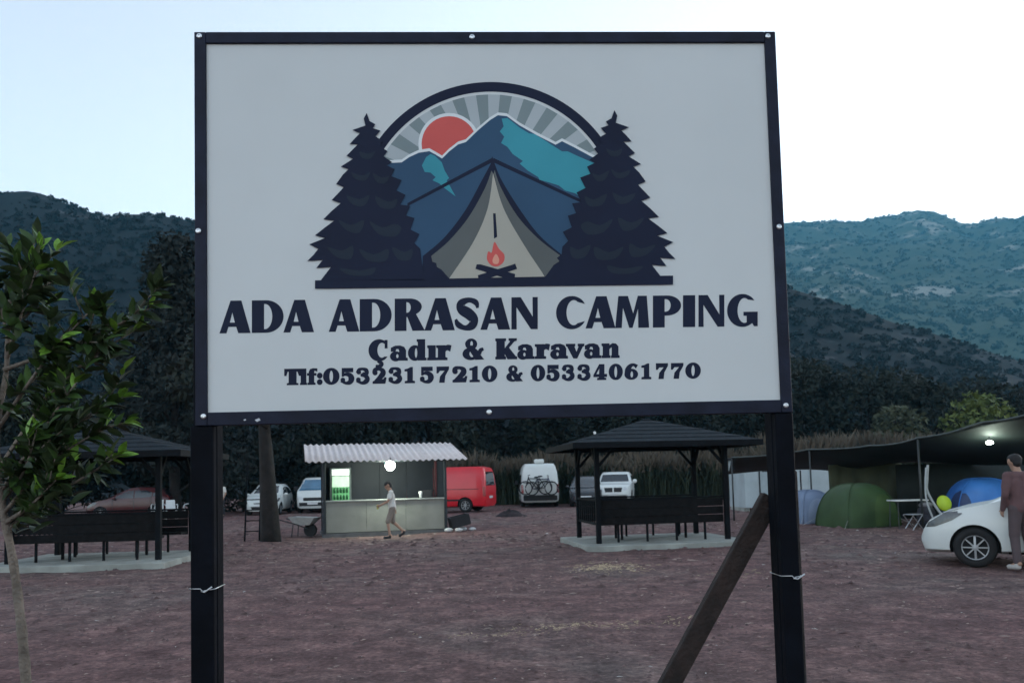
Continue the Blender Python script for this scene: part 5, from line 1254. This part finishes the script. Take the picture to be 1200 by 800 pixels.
# ------------------------------------------------------------------ young leafy tree beside the sign
yt = empty('young_tree', (-2.40, 4.0, 0), 0, 'young leafy tree with slim pale trunk beside the sign', 'tree')
g = random.Random(5)
ybark = mat('pale_bark', (.17, .14, .115), .9, .4, 9, bump=.9, bscale=60)
tr_pts = catmull([(.03, 0, -.05), (.035, 0, .28), (.015, 0, .57), (-.02, .01, .85), (-.07, .02, 1.15), (-.12, .0, 1.46), (-.15, .0, 1.78), (-.12, .02, 2.1), (-.10, .0, 2.45)], 6)
tk = MB(); tk.tube(tr_pts, [.030 - .020 * i / (len(tr_pts) - 1) + .0018 * math.sin(i * 1.9) for i in range(len(tr_pts))], 10)
tips = []
def branch(a, b, r0, sub):
    a = Vector(a); b = Vector(b); mid = a.lerp(b, .5) + Vector((g.uniform(-.05, .05), g.uniform(-.05, .05), g.uniform(-.04, .07)))
    pts = catmull([a, mid, b], 5); tk.tube(pts, [r0 * (1 - .75 * i / (len(pts) - 1)) for i in range(len(pts))], 6)
    tips.append((b, (b - mid).normalized(), 1.0))
    for k_ in range(sub):
        t = .3 + .65 * k_ / max(1, sub); p_ = pts[int(t * (len(pts) - 1))]; d = (b - a).normalized()
        e = p_ + (d * .6 + Vector((g.uniform(-.8, .8), g.uniform(-.8, .8), g.uniform(-.3, .9)))).normalized() * g.uniform(.10, .24)
        tk.tube([p_, p_.lerp(e, .5) + Vector((0, 0, .01)), e], [r0 * .4, r0 * .3, .002], 5); tips.append((e, (e - p_).normalized(), g.uniform(.3, 1)))
for a, b, s_ in (((-.12, 0, 1.5), (.30, -.1, 2.02), 5), ((-.13, 0, 1.62), (.52, .05, 2.30), 6), ((-.15, 0, 1.8), (.38, -.05, 2.42), 5), ((-.12, 0, 2.1), (.62, 0, 2.40), 5), ((-.12, .02, 2.15), (.08, -.06, 2.62), 6), ((-.1, 0, 2.4), (-.02, .1, 2.70), 4), ((-.11, 0, 2.3), (-.38, .05, 2.62), 5),
                 ((-.12, 0, 1.46), (.12, -.12, 1.80), 4), ((-.1, 0, 1.4), (.36, .1, 1.82), 5), ((-.1, 0, 1.35), (.46, 0, 1.66), 5), ((-.1, 0, 1.34), (.22, -.08, 1.58), 4), ((-.14, 0, 1.7), (-.52, .1, 2.05), 5), ((-.13, 0, 1.9), (-.45, -.1, 2.35), 5), ((-.12, 0, 1.5), (-.45, -.05, 1.75), 4), ((-.1, 0, 1.3), (.05, .12, 1.55), 3), ((-.12, 0, 1.45), (.40, .18, 1.98), 5)):
    branch(a, b, .011, s_)
tk.build('trunk', ybark, yt, True)
leaf_d = mat('leaf_dark_green', (.016, .034, .012), .55, .35, 6, col2=(.030, .054, .016), coords='Object')
leaf_m = mat('leaf_mid_green', (.036, .078, .016), .5, .3, 6, coords='Object')
leaf_y = mat('leaf_young_green', (.13, .26, .03), .5, .25, 6, coords='Object')
for m_ in (leaf_d, leaf_m, leaf_y):
    m_.node_tree.nodes['Principled BSDF'].inputs['Subsurface Weight'].default_value = 0.0
def leaf_mesh(m, nm, l=1.0):
    n_ = 6; vs_ = []; fs_ = []
    for i in range(n_ + 1):
        t = i / n_; w_ = .19 * math.sin(math.pi * min(1, (t * .93 + .05)) ** .85) + .004; z = -.10 * t * t + .03 * math.sin(t * 3)
        vs_ += [(t * l, -w_, z + w_ * .35), (t * l, 0, z), (t * l, w_, z + w_ * .35)]
    for i in range(n_):
        a = i * 3; fs_ += [(a, a + 3, a + 4, a + 1), (a + 1, a + 4, a + 5, a + 2)]
    me = MB().add(vs_, fs_).mesh(nm); me.materials.append(m); me.polygons.foreach_set('use_smooth', [True] * len(me.polygons)); return me
lm = [leaf_mesh(leaf_d, 'leaf'), leaf_mesh(leaf_m, 'leaf'), leaf_mesh(leaf_y, 'leaf')]
crown_leaves = []
for p_, d, young in tips:
    n_ = g.randint(16, 24)
    for k_ in range(n_):
        back_ = g.random() ** 1.2 * .26; a = k_ * 2.4 + g.uniform(-.3, .3)
        u = d.cross(Vector((0, 0, 1)) if abs(d.z) < .9 else Vector((1, 0, 0))).normalized(); v = d.cross(u)
        spread = .35 + 2.6 * back_ * 2 + g.uniform(0, .5)
        q = (d + (u * math.cos(a) + v * math.sin(a)) * spread + Vector((0, 0, -.12 + .3 * (back_ < .04)))).normalized()
        top_ = back_ < .05
        mi = 2 if (top_ and young > .75 and g.random() < .75) else (1 if g.random() < .35 else 0)
        crown_leaves.append((p_ - d * back_, q, g.uniform(.07, .125) * (.85 if mi == 2 else 1.0), mi, g.uniform(-1, 1)))
def leaf_matrix(p_, q, s_, roll):
    z = Vector((0, 0, 1)) - q * q.z
    z = z.normalized() if z.length > .05 else Vector((1, 0, 0))
    y = z.cross(q); M = Matrix((q, y, z)).transposed().to_4x4()
    return Matrix.Translation(p_) @ M @ Matrix.Rotation(roll, 4, 'X') @ Matrix.Scale(s_, 4)
seen = [c for c in crown_leaves if c[0].x > -.22]; hid = [c for c in crown_leaves if c[0].x <= -.22]
seen.sort(key=lambda c: (c[3] != 2, c[0].y)); single = seen[:300]; rest = seen[300:] + hid
W = []; Fc = []; MI = []
base_v = np.array([tuple(v.co) for v in lm[0].vertices]); base_f = np.array([tuple(p.vertices) for p in lm[0].polygons])
for p_, q, s_, mi, roll in rest:
    M = np.array(leaf_matrix(p_, q, s_, roll)); Fc.append(base_f + len(W) * len(base_v)); W.append(base_v @ M[:3, :3].T + M[:3, 3]); MI += [mi] * len(base_f)
crown = np_mesh('crown', np.concatenate(W), np.concatenate(Fc), [leaf_d, leaf_m, leaf_y], yt, True, MI); crown['kind'] = 'stuff'
for p_, q, s_, mi, roll in single:
    o = bpy.data.objects.new('leaf', lm[mi]); COL.objects.link(o); o.parent = crown; o.matrix_local = leaf_matrix(p_, q, s_, roll)

# ------------------------------------------------------------------ air
hz = MB(); hz.box(-3000, 3000, -800, 3000, -80, 660)
haze = hz.build('haze')
hm = bpy.data.materials.new('pale_air'); hm.use_nodes = True
hn = hm.node_tree
for nd in list(hn.nodes):
    if nd.type != 'OUTPUT_MATERIAL': hn.nodes.remove(nd)
pv = hn.nodes.new('ShaderNodeVolumePrincipled')
pv.inputs['Color'].default_value = (0.16, 0.66, 1.0, 1)
pv.inputs['Density'].default_value = 0.00021
pv.inputs['Anisotropy'].default_value = 0.2
hn.links.new(pv.outputs[0], hn.nodes['Material Output'].inputs['Volume'])
haze.data.materials.append(hm)
tag(haze, 'thin evening haze over the valley', kind='stuff')
